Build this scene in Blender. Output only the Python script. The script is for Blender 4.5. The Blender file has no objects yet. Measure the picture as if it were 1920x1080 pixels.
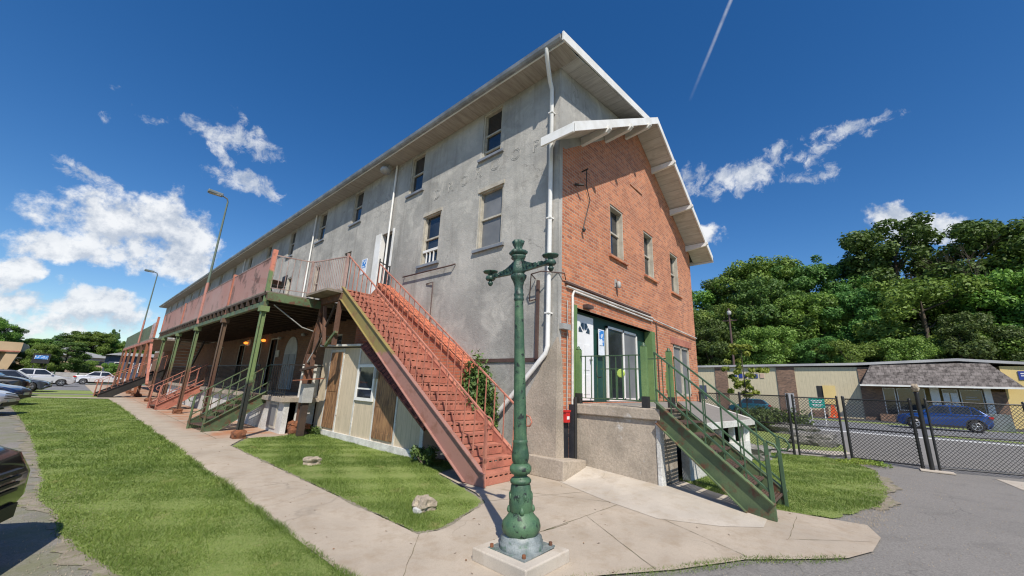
import bpy, bmesh, math, random
import numpy as np
from mathutils import Vector, Matrix
random.seed(7); rng = np.random.default_rng(7)
PI = math.pi; R = math.radians
scene = bpy.context.scene
C = scene.collection

# ------------------------------------------------------------------ materials
def new_mat(name):
    m = bpy.data.materials.new(name); m.use_nodes = True
    nt = m.node_tree; b = nt.nodes['Principled BSDF']
    return m, nt, b
def N(nt, t, **kw):
    n = nt.nodes.new(t)
    for k, v in kw.items(): setattr(n, k, v)
    return n
def L(nt, a, b): nt.links.new(a, b)
def noise(nt, vec, scale, detail=5, rough=.6, dist=0):
    n = N(nt, 'ShaderNodeTexNoise'); n.inputs['Scale'].default_value = scale
    n.inputs['Detail'].default_value = detail; n.inputs['Roughness'].default_value = rough
    n.inputs['Distortion'].default_value = dist
    if vec is not None: L(nt, vec, n.inputs['Vector'])
    return n.outputs['Fac']
def ramp(nt, fac, a, b):
    n = N(nt, 'ShaderNodeMapRange'); n.inputs['From Min'].default_value = a; n.inputs['From Max'].default_value = b
    L(nt, fac, n.inputs['Value']); return n.outputs['Result']
def mixc(nt, fac, a, b, mode='MIX'):
    n = N(nt, 'ShaderNodeMix', data_type='RGBA', blend_type=mode)
    if isinstance(fac, (int, float)): n.inputs['Factor'].default_value = fac
    else: L(nt, fac, n.inputs['Factor'])
    for s, v in (('A', a), ('B', b)):
        i = [q for q in n.inputs if q.name == s and q.type == 'RGBA'][0]
        if isinstance(v, tuple): i.default_value = (*v[:3], 1)
        else: L(nt, v, i)
    return [o for o in n.outputs if o.type == 'RGBA'][0]
def math_(nt, op, a, b=None, clamp=False):
    n = N(nt, 'ShaderNodeMath', operation=op); n.use_clamp = clamp
    for i, v in ((0, a), (1, b)):
        if v is None: continue
        if isinstance(v, (int, float)): n.inputs[i].default_value = v
        else: L(nt, v, n.inputs[i])
    return n.outputs[0]
def objvec(nt, sc=(1, 1, 1), rot=(0, 0, 0)):
    tc = N(nt, 'ShaderNodeTexCoord'); mp = N(nt, 'ShaderNodeMapping')
    mp.inputs['Scale'].default_value = sc; mp.inputs['Rotation'].default_value = rot
    L(nt, tc.outputs['Object'], mp.inputs['Vector']); return mp.outputs['Vector']
def bump(nt, b, h, strength=.3, dist=.02):
    n = N(nt, 'ShaderNodeBump'); n.inputs['Strength'].default_value = strength; n.inputs['Distance'].default_value = dist
    L(nt, h, n.inputs['Height']); L(nt, n.outputs['Normal'], b.inputs['Normal'])
def M(name, c1, c2=None, s=2.0, lo=.4, hi=.6, c3=None, s3=8.0, lo3=.6, hi3=.68, rough=.75, metal=0, bs=40, bstr=.25, bd=.01, sc=(1, 1, 1), grain=.25, coat=0):
    """weathered surface: c1/c2 large patches, c3 flakes (rust, dirt), fine grain"""
    m, nt, b = new_mat(name); v = objvec(nt, sc)
    col = mixc(nt, ramp(nt, noise(nt, v, s), lo, hi), c1, c2 or tuple(x*.8 for x in c1))
    if c3: col = mixc(nt, ramp(nt, noise(nt, v, s3, 7, .7), lo3, hi3), col, c3)
    if grain:
        g = ramp(nt, noise(nt, v, bs*1.7, 3, .7), .25, .75)
        gc = N(nt, 'ShaderNodeCombineColor')
        gv = math_(nt, 'MULTIPLY_ADD', g, 2*grain); gv.node.inputs[2].default_value = 1-grain
        for i in range(3): L(nt, gv, gc.inputs[i])
        col = mixc(nt, 1.0, col, gc.outputs[0], 'MULTIPLY')
    L(nt, col, b.inputs['Base Color']); b.inputs['Roughness'].default_value = rough
    b.inputs['Metallic'].default_value = metal; b.inputs['Coat Weight'].default_value = coat
    if bstr: bump(nt, b, noise(nt, v, bs, 6, .65), bstr, bd)
    return m

def brick_mat(name, axis, c1, c2, mort, rust=None, grime=.5):
    m, nt, b = new_mat(name)
    tc = N(nt, 'ShaderNodeTexCoord'); sp = N(nt, 'ShaderNodeSeparateXYZ'); L(nt, tc.outputs['Object'], sp.inputs[0])
    cb = N(nt, 'ShaderNodeCombineXYZ'); L(nt, sp.outputs[axis], cb.inputs[0]); L(nt, sp.outputs[2], cb.inputs[1])
    v = cb.outputs[0]
    # slightly wavy courses
    w = N(nt, 'ShaderNodeTexNoise'); w.inputs['Scale'].default_value = .9; L(nt, v, w.inputs['Vector'])
    va = N(nt, 'ShaderNodeVectorMath', operation='MULTIPLY_ADD'); L(nt, w.outputs['Color'], va.inputs[0])
    va.inputs[1].default_value = (.03, .03, 0); L(nt, v, va.inputs[2])
    br = N(nt, 'ShaderNodeTexBrick'); L(nt, va.outputs[0], br.inputs['Vector'])
    br.inputs['Scale'].default_value = 1; br.inputs['Brick Width'].default_value = .215
    br.inputs['Row Height'].default_value = .079; br.inputs['Mortar Size'].default_value = .010
    br.inputs['Mortar Smooth'].default_value = .35; br.inputs['Bias'].default_value = -.1
    br.inputs['Color1'].default_value = (*c1, 1); br.inputs['Color2'].default_value = (*c2, 1); br.inputs['Mortar'].default_value = (*mort, 1)
    big = ramp(nt, noise(nt, v, .7, 6, .62), .35, .68)
    col = mixc(nt, math_(nt, 'MULTIPLY', big, grime), br.outputs['Color'], tuple(x*.55 for x in c1))
    pale = ramp(nt, noise(nt, v, 1.6, 7, .7), .55, .75)
    col = mixc(nt, math_(nt, 'MULTIPLY', pale, .5), col, (c1[0]*1.35, c1[1]*1.6, c1[2]*1.7))
    spots = ramp(nt, noise(nt, v, 9, 5, .7), .63, .7)
    col = mixc(nt, math_(nt, 'MULTIPLY', spots, .55), col, (c1[0]*.3, c1[1]*.4, c1[2]*.5))
    vs = N(nt, 'ShaderNodeMapping'); vs.inputs['Scale'].default_value = (1.6, .22, 1); L(nt, v, vs.inputs['Vector'])
    col = mixc(nt, math_(nt, 'MULTIPLY', ramp(nt, noise(nt, vs.outputs[0], 1.6, 6, .7), .54, .74), .28), col, (c1[0]*.32, c1[1]*.42, c1[2]*.55))
    L(nt, col, b.inputs['Base Color']); b.inputs['Roughness'].default_value = .88
    h = math_(nt, 'ADD', math_(nt, 'MULTIPLY', br.outputs['Fac'], -1.0), math_(nt, 'MULTIPLY', noise(nt, v, 45, 4), .7))
    bump(nt, b, h, .6, .012)
    return m

def stucco_mat():
    m, nt, b = new_mat('stucco'); v = objvec(nt)
    col = mixc(nt, ramp(nt, noise(nt, v, .45, 6, .6), .38, .64), (.43, .415, .38), (.27, .265, .245))
    col = mixc(nt, math_(nt, 'MULTIPLY', ramp(nt, noise(nt, v, 1.3, 7, .68, .6), .5, .68), .7), col, (.52, .50, .45))
    # dark vertical weather streaks
    vs = objvec(nt, (3.2, 3.2, .28))
    col = mixc(nt, math_(nt, 'MULTIPLY', ramp(nt, noise(nt, vs, 1.0, 6, .7), .50, .70), .6), col, (.20, .19, .17))
    col = mixc(nt, math_(nt, 'MULTIPLY', ramp(nt, noise(nt, v, 6, 6, .7), .6, .72), .4), col, (.22, .20, .17))
    # hairline cracks
    vo = N(nt, 'ShaderNodeTexVoronoi', feature='DISTANCE_TO_EDGE'); vo.inputs['Scale'].default_value = .55
    nz = N(nt, 'ShaderNodeTexNoise'); nz.inputs['Scale'].default_value = 2.2; nz.inputs['Detail'].default_value = 5; L(nt, v, nz.inputs['Vector'])
    va = N(nt, 'ShaderNodeVectorMath', operation='MULTIPLY_ADD'); L(nt, nz.outputs['Color'], va.inputs[0]); va.inputs[1].default_value = (.9, .9, .9); L(nt, v, va.inputs[2])
    L(nt, va.outputs[0], vo.inputs['Vector'])
    cr = ramp(nt, vo.outputs['Distance'], .012, .0)
    cr = math_(nt, 'MULTIPLY', cr, ramp(nt, noise(nt, v, .8, 3), .5, .6), clamp=True)
    col = mixc(nt, math_(nt, 'MULTIPLY', cr, .5), col, (.12, .11, .10))
    L(nt, col, b.inputs['Base Color']); b.inputs['Roughness'].default_value = .9
    h = math_(nt, 'ADD', noise(nt, v, 2.5, 8, .7), math_(nt, 'MULTIPLY', noise(nt, v, 35, 4, .7), .25))
    bump(nt, b, h, .55, .05)
    return m

def glass_mat(name, c=(.015, .018, .022), rough=.06, c2=None):
    m, nt, b = new_mat(name); v = objvec(nt)
    col = mixc(nt, ramp(nt, noise(nt, v, 1.3, 3), .4, .65), c, c2 or tuple(x*2.2 for x in c))
    L(nt, col, b.inputs['Base Color']); b.inputs['Roughness'].default_value = rough
    b.inputs['Specular IOR Level'].default_value = .8
    bump(nt, b, noise(nt, v, 1.5, 2), .06, .05)
    return m

def leaf_mat(name, c1, c2, c3):
    m, nt, b = new_mat(name)
    gi = N(nt, 'ShaderNodeNewGeometry'); v = objvec(nt)
    oi = N(nt, 'ShaderNodeObjectInfo')
    col = mixc(nt, gi.outputs['Random Per Island'], c1, c2)
    col = mixc(nt, ramp(nt, noise(nt, v, .35, 3), .45, .65), col, c3)
    hs = N(nt, 'ShaderNodeHueSaturation'); L(nt, col, hs.inputs['Color'])
    hv = math_(nt, 'MULTIPLY_ADD', oi.outputs['Random'], .05); hv.node.inputs[2].default_value = .475; L(nt, hv, hs.inputs['Hue'])
    vv = math_(nt, 'MULTIPLY_ADD', oi.outputs['Random'], .6); vv.node.inputs[2].default_value = .7; L(nt, vv, hs.inputs['Value'])
    L(nt, hs.outputs['Color'], b.inputs['Base Color']); b.inputs['Roughness'].default_value = .6
    tr = N(nt, 'ShaderNodeBsdfTranslucent'); L(nt, hs.outputs['Color'], tr.inputs['Color'])
    mx = N(nt, 'ShaderNodeMixShader'); mx.inputs[0].default_value = .3
    L(nt, b.outputs[0], mx.inputs[1]); L(nt, tr.outputs[0], mx.inputs[2])
    L(nt, mx.outputs[0], nt.nodes['Material Output'].inputs['Surface'])
    return m

def rail_mesh_mat():
    """pink painted expanded-metal panel: fine see-through grid with peeled brown patches"""
    m, nt, b = new_mat('pink_mesh'); v = objvec(nt)
    col = mixc(nt, ramp(nt, noise(nt, v, 1.1, 6, .65), .54, .60), (.46, .255, .22), (.21, .12, .10))
    col = mixc(nt, math_(nt, 'MULTIPLY', ramp(nt, noise(nt, v, .35, 4), .45, .65), .6), col, (.46, .33, .31))
    L(nt, col, b.inputs['Base Color']); b.inputs['Roughness'].default_value = .8
    sp = N(nt, 'ShaderNodeSeparateXYZ'); L(nt, v, sp.inputs[0])
    a1 = math_(nt, 'SINE', math_(nt, 'MULTIPLY', math_(nt, 'ADD', sp.outputs[1], sp.outputs[2]), 260.))
    a2 = math_(nt, 'SINE', math_(nt, 'MULTIPLY', math_(nt, 'SUBTRACT', sp.outputs[1], sp.outputs[2]), 260.))
    hole = math_(nt, 'GREATER_THAN', math_(nt, 'MULTIPLY', a1, a2), .22)
    tp = N(nt, 'ShaderNodeBsdfTransparent'); mx = N(nt, 'ShaderNodeMixShader')
    L(nt, hole, mx.inputs[0]); L(nt, b.outputs[0], mx.inputs[1]); L(nt, tp.outputs[0], mx.inputs[2])
    L(nt, mx.outputs[0], nt.nodes['Material Output'].inputs['Surface'])
    return m

def asphalt_mat(name, a, bcol, moss=None):
    m, nt, b = new_mat(name); v = objvec(nt)
    col = mixc(nt, ramp(nt, noise(nt, v, .5, 7, .65), .38, .62), a, bcol)
    sp = ramp(nt, noise(nt, v, 55, 3, .75), .3, .72)
    col = mixc(nt, math_(nt, 'MULTIPLY', sp, .75), mixc(nt, .45, col, (.02, .02, .02)), tuple(min(1, x*1.7) for x in a))
    col = mixc(nt, math_(nt, 'MULTIPLY', ramp(nt, noise(nt, v, 130, 2, .8), .55, .75), .5), col, tuple(min(1, x*2.0) for x in a))
    col = mixc(nt, math_(nt, 'MULTIPLY', ramp(nt, noise(nt, v, 1.1, 5, .6, .8), .56, .72), .35), col, tuple(x*.5 for x in a))
    if moss:
        col = mixc(nt, math_(nt, 'MULTIPLY', ramp(nt, noise(nt, v, 1.4, 8, .75), .42, .6), .65), col, moss)
    vo = N(nt, 'ShaderNodeTexVoronoi', feature='DISTANCE_TO_EDGE'); vo.inputs['Scale'].default_value = .28
    nz = N(nt, 'ShaderNodeTexNoise'); nz.inputs['Scale'].default_value = 1.2; nz.inputs['Detail'].default_value = 6; L(nt, v, nz.inputs['Vector'])
    va = N(nt, 'ShaderNodeVectorMath', operation='MULTIPLY_ADD'); L(nt, nz.outputs['Color'], va.inputs[0]); va.inputs[1].default_value = (1.6, 1.6, 0); L(nt, v, va.inputs[2])
    L(nt, va.outputs[0], vo.inputs['Vector'])
    cr = math_(nt, 'MULTIPLY', ramp(nt, vo.outputs['Distance'], .005, .0), math_(nt, 'MULTIPLY', ramp(nt, noise(nt, v, .6, 2), .5, .56), .4), clamp=True)
    col = mixc(nt, cr, col, (.03, .03, .028))
    L(nt, col, b.inputs['Base Color']); b.inputs['Roughness'].default_value = .9
    bump(nt, b, noise(nt, v, 70, 4, .7), .5, .012)
    return m

def concrete_mat(name, c, rust=False):
    m, nt, b = new_mat(name); v = objvec(nt)
    col = mixc(nt, ramp(nt, noise(nt, v, .8, 7, .65), .35, .65), c, tuple(x*.78 for x in c))
    col = mixc(nt, math_(nt, 'MULTIPLY', ramp(nt, noise(nt, v, 3.3, 7, .7), .48, .68), .65), col, (c[0]*.68, c[1]*.62, c[2]*.54))
    col = mixc(nt, math_(nt, 'MULTIPLY', ramp(nt, noise(nt, v, 90, 2, .7), .45, .75), .35), col, tuple(x*.5 for x in c))
    if rust:
        sx = N(nt, 'ShaderNodeSeparateXYZ'); L(nt, v, sx.inputs[0])
        zone = ramp(nt, sx.outputs[0], 2.55, 3.2)
        zy = ramp(nt, sx.outputs[1], 12.4, 14.0)
        f = math_(nt, 'MULTIPLY', math_(nt, 'MULTIPLY', zone, zy), ramp(nt, noise(nt, v, .9, 6, .65), .36, .6), clamp=True)
        col = mixc(nt, math_(nt, 'MULTIPLY', f, .8), col, (.36, .13, .045))
    vo = N(nt, 'ShaderNodeTexVoronoi', feature='DISTANCE_TO_EDGE'); vo.inputs['Scale'].default_value = .42
    nz = N(nt, 'ShaderNodeTexNoise'); nz.inputs['Scale'].default_value = 1.6; nz.inputs['Detail'].default_value = 6; L(nt, v, nz.inputs['Vector'])
    va = N(nt, 'ShaderNodeVectorMath', operation='MULTIPLY_ADD'); L(nt, nz.outputs['Color'], va.inputs[0]); va.inputs[1].default_value = (.8, .8, 0); L(nt, v, va.inputs[2])
    L(nt, va.outputs[0], vo.inputs['Vector'])
    cr = math_(nt, 'MULTIPLY', ramp(nt, vo.outputs['Distance'], .007, .001), ramp(nt, noise(nt, v, .5, 2), .48, .55), clamp=True)
    col = mixc(nt, math_(nt, 'MULTIPLY', cr, .3), col, (.16, .14, .11))
    L(nt, col, b.inputs['Base Color']); b.inputs['Roughness'].default_value = .88
    bump(nt, b, noise(nt, v, 60, 5, .7), .35, .008)
    return m

def grass_ground_mat():
    m, nt, b = new_mat('turf'); v = objvec(nt)
    col = mixc(nt, ramp(nt, noise(nt, v, .55, 6, .6), .38, .62), (.20, .27, .06), (.13, .19, .035))
    col = mixc(nt, ramp(nt, noise(nt, v, 14, 5, .75), .35, .7), col, (.26, .30, .09))
    col = mixc(nt, ramp(nt, noise(nt, v, 2.2, 6, .7), .58, .72), col, (.30, .27, .11))
    L(nt, col, b.inputs['Base Color']); b.inputs['Roughness'].default_value = .9
    bump(nt, b, noise(nt, v, 50, 5, .75), .7, .03)
    return m
def blade_mat():
    m, nt, b = new_mat('grass_blade'); v = objvec(nt); gi = N(nt, 'ShaderNodeNewGeometry')
    col = mixc(nt, gi.outputs['Random Per Island'], (.13, .22, .03), (.29, .36, .085))
    col = mixc(nt, ramp(nt, noise(nt, v, .6, 5), .42, .6), col, (.12, .19, .03))
    col = mixc(nt, math_(nt, 'MULTIPLY', ramp(nt, noise(nt, v, 1.7, 5, .7), .6, .7), .7), col, (.40, .36, .15))
    L(nt, col, b.inputs['Base Color']); b.inputs['Roughness'].default_value = .55
    tr = N(nt, 'ShaderNodeBsdfTranslucent'); L(nt, col, tr.inputs['Color'])
    mx = N(nt, 'ShaderNodeMixShader'); mx.inputs[0].default_value = .35
    L(nt, b.outputs[0], mx.inputs[1]); L(nt, tr.outputs[0], mx.inputs[2])
    L(nt, mx.outputs[0], nt.nodes['Material Output'].inputs['Surface'])
    return m
def plank_mat(name, c1, c2, axis=2, width=.12, rough=.8):
    """boards or siding grooves running along one axis"""
    m, nt, b = new_mat(name); v = objvec(nt)
    sp = N(nt, 'ShaderNodeSeparateXYZ'); L(nt, v, sp.inputs[0])
    fr = math_(nt, 'FRACT', math_(nt, 'DIVIDE', sp.outputs[axis], width))
    gr = math_(nt, 'LESS_THAN', fr, .06)
    sc = [9, 9, 9]
    for i in range(3):
        if i != axis: sc[i] = 1.0
    col = mixc(nt, ramp(nt, noise(nt, objvec(nt, tuple(sc)), 1.5, 6, .7), .38, .62), c1, c2)
    col = mixc(nt, math_(nt, 'MULTIPLY', gr, .45), col, tuple(x*.4 for x in c1))
    col = mixc(nt, math_(nt, 'MULTIPLY', ramp(nt, noise(nt, v, 2.5, 7, .7), .55, .72), .35), col, tuple(x*.55 for x in c2))
    L(nt, col, b.inputs['Base Color']); b.inputs['Roughness'].default_value = rough
    bump(nt, b, math_(nt, 'MULTIPLY', gr, -1.0), .5, .01)
    return m
def shingle_mat(name, c1, c2, u, v_, w=.3, h=.15):
    m, nt, b = new_mat(name); tc = N(nt, 'ShaderNodeTexCoord'); sp = N(nt, 'ShaderNodeSeparateXYZ'); L(nt, tc.outputs['Object'], sp.inputs[0])
    cb = N(nt, 'ShaderNodeCombineXYZ'); L(nt, sp.outputs[u], cb.inputs[0]); L(nt, sp.outputs[v_], cb.inputs[1])
    br = N(nt, 'ShaderNodeTexBrick'); L(nt, cb.outputs[0], br.inputs['Vector']); br.inputs['Scale'].default_value = 1
    br.inputs['Brick Width'].default_value = w; br.inputs['Row Height'].default_value = h; br.inputs['Mortar Size'].default_value = .012
    br.inputs['Color1'].default_value = (*c1, 1); br.inputs['Color2'].default_value = (*c2, 1); br.inputs['Mortar'].default_value = (*[x*.25 for x in c1], 1)
    col = mixc(nt, math_(nt, 'MULTIPLY', ramp(nt, noise(nt, tc.outputs['Object'], 3, 6, .75), .45, .65), .6), br.outputs['Color'], tuple(min(1, x*1.7) for x in c2))
    L(nt, col, b.inputs['Base Color']); b.inputs['Roughness'].default_value = .9
    bump(nt, b, math_(nt, 'ADD', br.outputs['Color'], noise(nt, tc.outputs['Object'], 20)), .6, .02)
    return m
def emit_mat(name, c, s):
    m, nt, b = new_mat(name); b.inputs['Base Color'].default_value = (*c, 1)
    b.inputs['Emission Color'].default_value = (*c, 1); b.inputs['Emission Strength'].default_value = s; return m

MT = {}
MT['brick'] = brick_mat('red_brick', 0, (.62, .225, .105), (.30, .095, .055), (.44, .35, .26))
MT['brick_side'] = brick_mat('red_brick_side', 1, (.50, .16, .08), (.36, .10, .055), (.30, .2, .15))
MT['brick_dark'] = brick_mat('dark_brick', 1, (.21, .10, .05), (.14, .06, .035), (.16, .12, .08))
MT['stone_brick'] = brick_mat('mixed_stone', 1, (.30, .18, .12), (.08, .055, .045), (.2, .16, .13))
MT['stucco'] = stucco_mat()
MT['white'] = M('white_paint', (.78, .78, .76), (.68, .67, .63), s=1.5, c3=(.45, .42, .36), s3=6, lo3=.66, hi3=.75, rough=.55, grain=.08, bstr=.1)
MT['cream'] = M('cream_paint', (.46, .43, .36), (.36, .33, .27), s=4, c3=(.25, .2, .15), s3=10, lo3=.62, hi3=.72, rough=.7, grain=.15)
MT['soffit'] = plank_mat('soffit_panel', (.42, .385, .33), (.30, .27, .23), axis=1, width=.3)
MT['soffit_x'] = plank_mat('soffit_panel_white', (.60, .57, .52), (.47, .44, .39), axis=0, width=.3)
MT['gutter'] = M('gutter_metal', (.34, .35, .36), (.22, .23, .24), s=2, rough=.45, metal=.4, grain=.1)
MT['roof'] = M('roof_felt', (.07, .07, .072), (.05, .05, .05), rough=.95)
MT['glass'] = glass_mat('dark_glass')
MT['screen'] = glass_mat('window_screen', (.13, .135, .14), .5, (.19, .195, .2))
MT['redpaint'] = M('salmon_paint', (.46, .185, .125), (.35, .13, .09), s=1.6, c3=(.15, .065, .04), s3=6, lo3=.55, hi3=.66, rough=.6, grain=.12)
MT['tread'] = M('rusty_tread', (.45, .175, .115), (.33, .12, .08), s=2.5, c3=(.17, .085, .055), s3=4, lo3=.54, hi3=.7, rough=.8, grain=.2)
MT['stringer'] = None
MT['pinkpost'] = M('pink_post', (.44, .17, .11), (.32, .115, .07), s=2, c3=(.19, .09, .05), s3=6, lo3=.62, hi3=.7, rough=.7)
MT['pinkrail'] = M('faded_pink', (.38, .27, .24), (.27, .18, .155), s=3, c3=(.17, .09, .06), s3=8, lo3=.6, hi3=.7, rough=.75)
MT['pinkmesh'] = rail_mesh_mat()
MT['green'] = M('green_steel', (.11, .155, .07), (.065, .10, .05), s=1.8, c3=(.12, .055, .03), s3=4, lo3=.52, hi3=.62, rough=.6, grain=.15)
MT['green_dk'] = M('green_rail', (.06, .115, .055), (.045, .085, .045), s=2, c3=(.09, .05, .03), s3=9, lo3=.62, hi3=.7, rough=.5, grain=.1)
MT['lampgreen'] = M('lamp_green', (.075, .15, .075), (.03, .075, .045), s=4, lo=.42, hi=.6, c3=(.012, .018, .016), s3=13, lo3=.56, hi3=.61, rough=.5, grain=.15, bs=60, bstr=.35)
MT['treadbrown'] = M('brown_tread', (.12, .07, .05), (.07, .045, .035), s=4, c3=(.26, .11, .05), s3=7, lo3=.58, hi3=.68, rough=.85)
MT['lampdark'] = M('lamp_verdigris', (.025, .06, .045), (.045, .10, .07), s=5, c3=(.012, .017, .015), s3=18, lo3=.5, hi3=.6, rough=.45, grain=.2, bs=50, bstr=.5)
MT['lampgrey'] = M('lamp_grey', (.24, .27, .27), (.12, .15, .15), s=5, c3=(.06, .13, .08), s3=9, lo3=.55, hi3=.65, rough=.5)
MT['brownsteel'] = M('brown_steel', (.14, .072, .045), (.10, .05, .032), s=3, c3=(.26, .11, .05), s3=5, lo3=.55, hi3=.68, rough=.75)
MT['rust'] = M('rust', (.20, .075, .032), (.10, .045, .025), s=6, c3=(.32, .13, .05), s3=9, rough=.95, bs=30, bstr=.6, bd=.02)
MT['orangepaint'] = M('orange_paint', (.30, .105, .045), (.20, .07, .04), s=2, c3=(.14, .06, .04), s3=6, rough=.7)
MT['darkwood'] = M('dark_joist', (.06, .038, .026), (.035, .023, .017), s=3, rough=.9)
MT['deckboard'] = M('deck_board', (.25, .21, .17), (.17, .14, .11), s=3, rough=.9)
MT['black'] = M('black_iron', (.018, .018, .018), (.03, .028, .025), rough=.5, grain=.1)
MT['tar'] = M('tar', (.012, .014, .02), (.03, .03, .035), rough=.6)
MT['concrete'] = concrete_mat('pavement_concrete', (.46, .39, .305), rust=True)
MT['concrete_lt'] = concrete_mat('apron_concrete', (.52, .465, .39))
MT['joint'] = M('joint_dirt', (.22, .18, .13), (.14, .13, .07), s=4, rough=1)
MT['wallconc'] = M('rendered_wall', (.40, .34, .27), (.28, .24, .19), s=1.1, c3=(.55, .55, .53), s3=1.6, lo3=.6, hi3=.7, rough=.9, bs=18, bstr=.5, bd=.02)
MT['wallwhite'] = M('whitewashed_wall', (.60, .60, .57), (.45, .44, .41), s=1.6, c3=(.28, .25, .2), s3=5, lo3=.6, hi3=.7, rough=.9, bs=18, bstr=.5, bd=.02)
MT['asphalt'] = asphalt_mat('asphalt', (.185, .175, .16), (.235, .22, .20))
MT['asphalt_l'] = asphalt_mat('mossy_asphalt', (.20, .185, .165), (.26, .24, .21), moss=(.15, .16, .07))
MT['asphalt_d'] = asphalt_mat('dark_asphalt', (.045, .047, .052), (.06, .06, .065))
MT['road'] = asphalt_mat('road_asphalt', (.17, .17, .175), (.21, .21, .21))
MT['soil'] = M('bare_soil', (.27, .235, .185), (.20, .175, .125), s=4, c3=(.16, .18, .06), s3=9, lo3=.52, hi3=.62, rough=1, bs=50, bstr=.6)
MT['turf'] = grass_ground_mat(); MT['blade'] = blade_mat()
MT['forest'] = M('forest_floor', (.03, .045, .015), (.015, .025, .008), rough=1)
MT['farfield'] = M('far_field', (.07, .10, .03), (.10, .12, .05), s=.05, rough=1)
MT['leafA'] = leaf_mat('leaf_mid', (.09, .175, .025), (.24, .36, .06), (.14, .24, .035))
MT['leafB'] = leaf_mat('leaf_dark', (.045, .105, .02), (.14, .24, .045), (.085, .16, .03))
MT['leafC'] = leaf_mat('leaf_yellow', (.16, .20, .02), (.28, .30, .05), (.12, .17, .02))
MT['leafbush'] = leaf_mat('leaf_bush', (.07, .13, .03), (.16, .24, .06), (.05, .10, .02))
MT['bark'] = M('bark', (.12, .095, .07), (.07, .055, .04), s=4, sc=(1, 1, .3), rough=.95, bs=20, bstr=.8, bd=.03)
MT['woodbrown'] = M('weathered_door', (.34, .19, .09), (.17, .085, .04), s=2.6, sc=(7, 7, .9), c3=(.055, .042, .035), s3=2.2, lo3=.55, hi3=.66, rough=.7)
MT['siding'] = plank_mat('shed_siding', (.60, .50, .36), (.50, .42, .30), axis=1, width=.2)
MT['shedtrim'] = M('shed_trim', (.66, .65, .61), (.5, .49, .45), s=4, c3=(.25, .2, .16), s3=9, lo3=.62, hi3=.7, rough=.8)
MT['redshingle'] = shingle_mat('red_shingle', (.24, .085, .06), (.17, .06, .045), 0, 1, .25, .13)
MT['tile'] = shingle_mat('clay_tile', (.52, .17, .085), (.40, .11, .06), 0, 1, .09, .17)
MT['cedar'] = shingle_mat('cedar_shake', (.055, .046, .042), (.17, .15, .14), 1, 2, .30, .26)
MT['doorwhite'] = M('door_white', (.80, .80, .80), (.74, .74, .74), rough=.4, grain=.04, bstr=.03)
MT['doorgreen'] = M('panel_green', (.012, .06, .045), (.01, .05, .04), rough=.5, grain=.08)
MT['jambgreen'] = M('jamb_green', (.16, .25, .09), (.11, .19, .07), s=2, c3=(.10, .05, .03), s3=8, lo3=.64, hi3=.7, rough=.6)
MT['blue'] = M('notice_blue', (.03, .20, .55), (.7, .75, .8), s=9, lo=.52, hi=.56, rough=.5, grain=0)
MT['paper'] = M('notice_paper', (.72, .76, .80), (.6, .65, .7), s=9, rough=.6, grain=0)
MT['red'] = M('red_box', (.55, .02, .02), (.45, .02, .02), rough=.4)
MT['greybox'] = M('grey_box', (.40, .40, .38), (.3, .3, .29), rough=.6)
MT['conduit'] = M('conduit', (.62, .60, .56), (.45, .43, .4), s=4, rough=.5)
MT['browntrim'] = M('brown_trim', (.09, .055, .045), (.07, .04, .035), rough=.7)
MT['rock'] = M('rock', (.24, .23, .21), (.13, .125, .115), s=4, c3=(.36, .35, .32), s3=9, rough=.95, bs=14, bstr=.8, bd=.04)
MT['stone'] = M('pale_stone', (.38, .32, .24), (.26, .215, .16), s=5, rough=.9, bs=22, bstr=.6, bd=.02)
MT['fenceblack'] = M('fence_black', (.012, .012, .013), (.02, .02, .02), rough=.4, grain=.05)
MT['wire'] = M('fence_wire', (.018, .018, .019), (.03, .03, .03), rough=.5, grain=0, bstr=0)
MT['yellowmetal'] = plank_mat('yellow_cladding', (.58, .51, .35), (.50, .44, .30), axis=1, width=.30, rough=.5)
MT['yellowflat'] = M('yellow_wall', (.70, .54, .23), (.64, .49, .2), s=.5, rough=.6)
MT['whiteline'] = M('white_marking', (.66, .66, .64), (.5, .5, .48), s=2, rough=.8)
MT['orange'] = M('cone_orange', (.85, .13, .03), (.75, .1, .02), rough=.5, grain=0)
MT['teal'] = M('teal_sign', (.0, .30, .24), (.0, .27, .21), rough=.5, grain=0)
MT['signblue'] = M('sign_blue', (.02, .04, .22), (.02, .05, .28), rough=.5, grain=0)
MT['signwhite'] = M('sign_white', (.8, .8, .8), rough=.5, grain=0)
MT['tire'] = M('tyre_rubber', (.018, .018, .018), rough=.8)
MT['rim'] = M('alloy_rim', (.5, .5, .52), (.4, .4, .42), rough=.3, metal=.8, grain=0, bstr=0)
MT['plastic'] = M('black_plastic', (.02, .02, .022), rough=.55, grain=.05)
MT['headlight'] = M('lamp_glass', (.55, .57, .6), (.3, .32, .35), s=9, rough=.1, grain=0, bstr=0)
MT['taillight'] = M('tail_red', (.45, .01, .01), rough=.2, grain=0, bstr=0)
MT['carglass'] = glass_mat('car_glass', (.01, .012, .014), .03)
MT['plate'] = M('plate_white', (.7, .72, .7), (.55, .6, .6), s=15, rough=.4, grain=0)
def carpaint(name, c):
    m, nt, b = new_mat(name); b.inputs['Base Color'].default_value = (*c, 1); b.inputs['Roughness'].default_value = .28
    b.inputs['Metallic'].default_value = .35; b.inputs['Coat Weight'].default_value = .8; b.inputs['Coat Roughness'].default_value = .04
    return m
MT['tan'] = M('tan_wall', (.50, .36, .22), (.45, .32, .19), s=.5, rough=.8)
MT['greyroof'] = M('grey_roof', (.42, .42, .42), (.34, .34, .35), s=.5, rough=.7)
MT['bluehouse'] = M('slate_blue_wall', (.055, .07, .12), (.07, .085, .13), s=.5, rough=.8)
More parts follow.
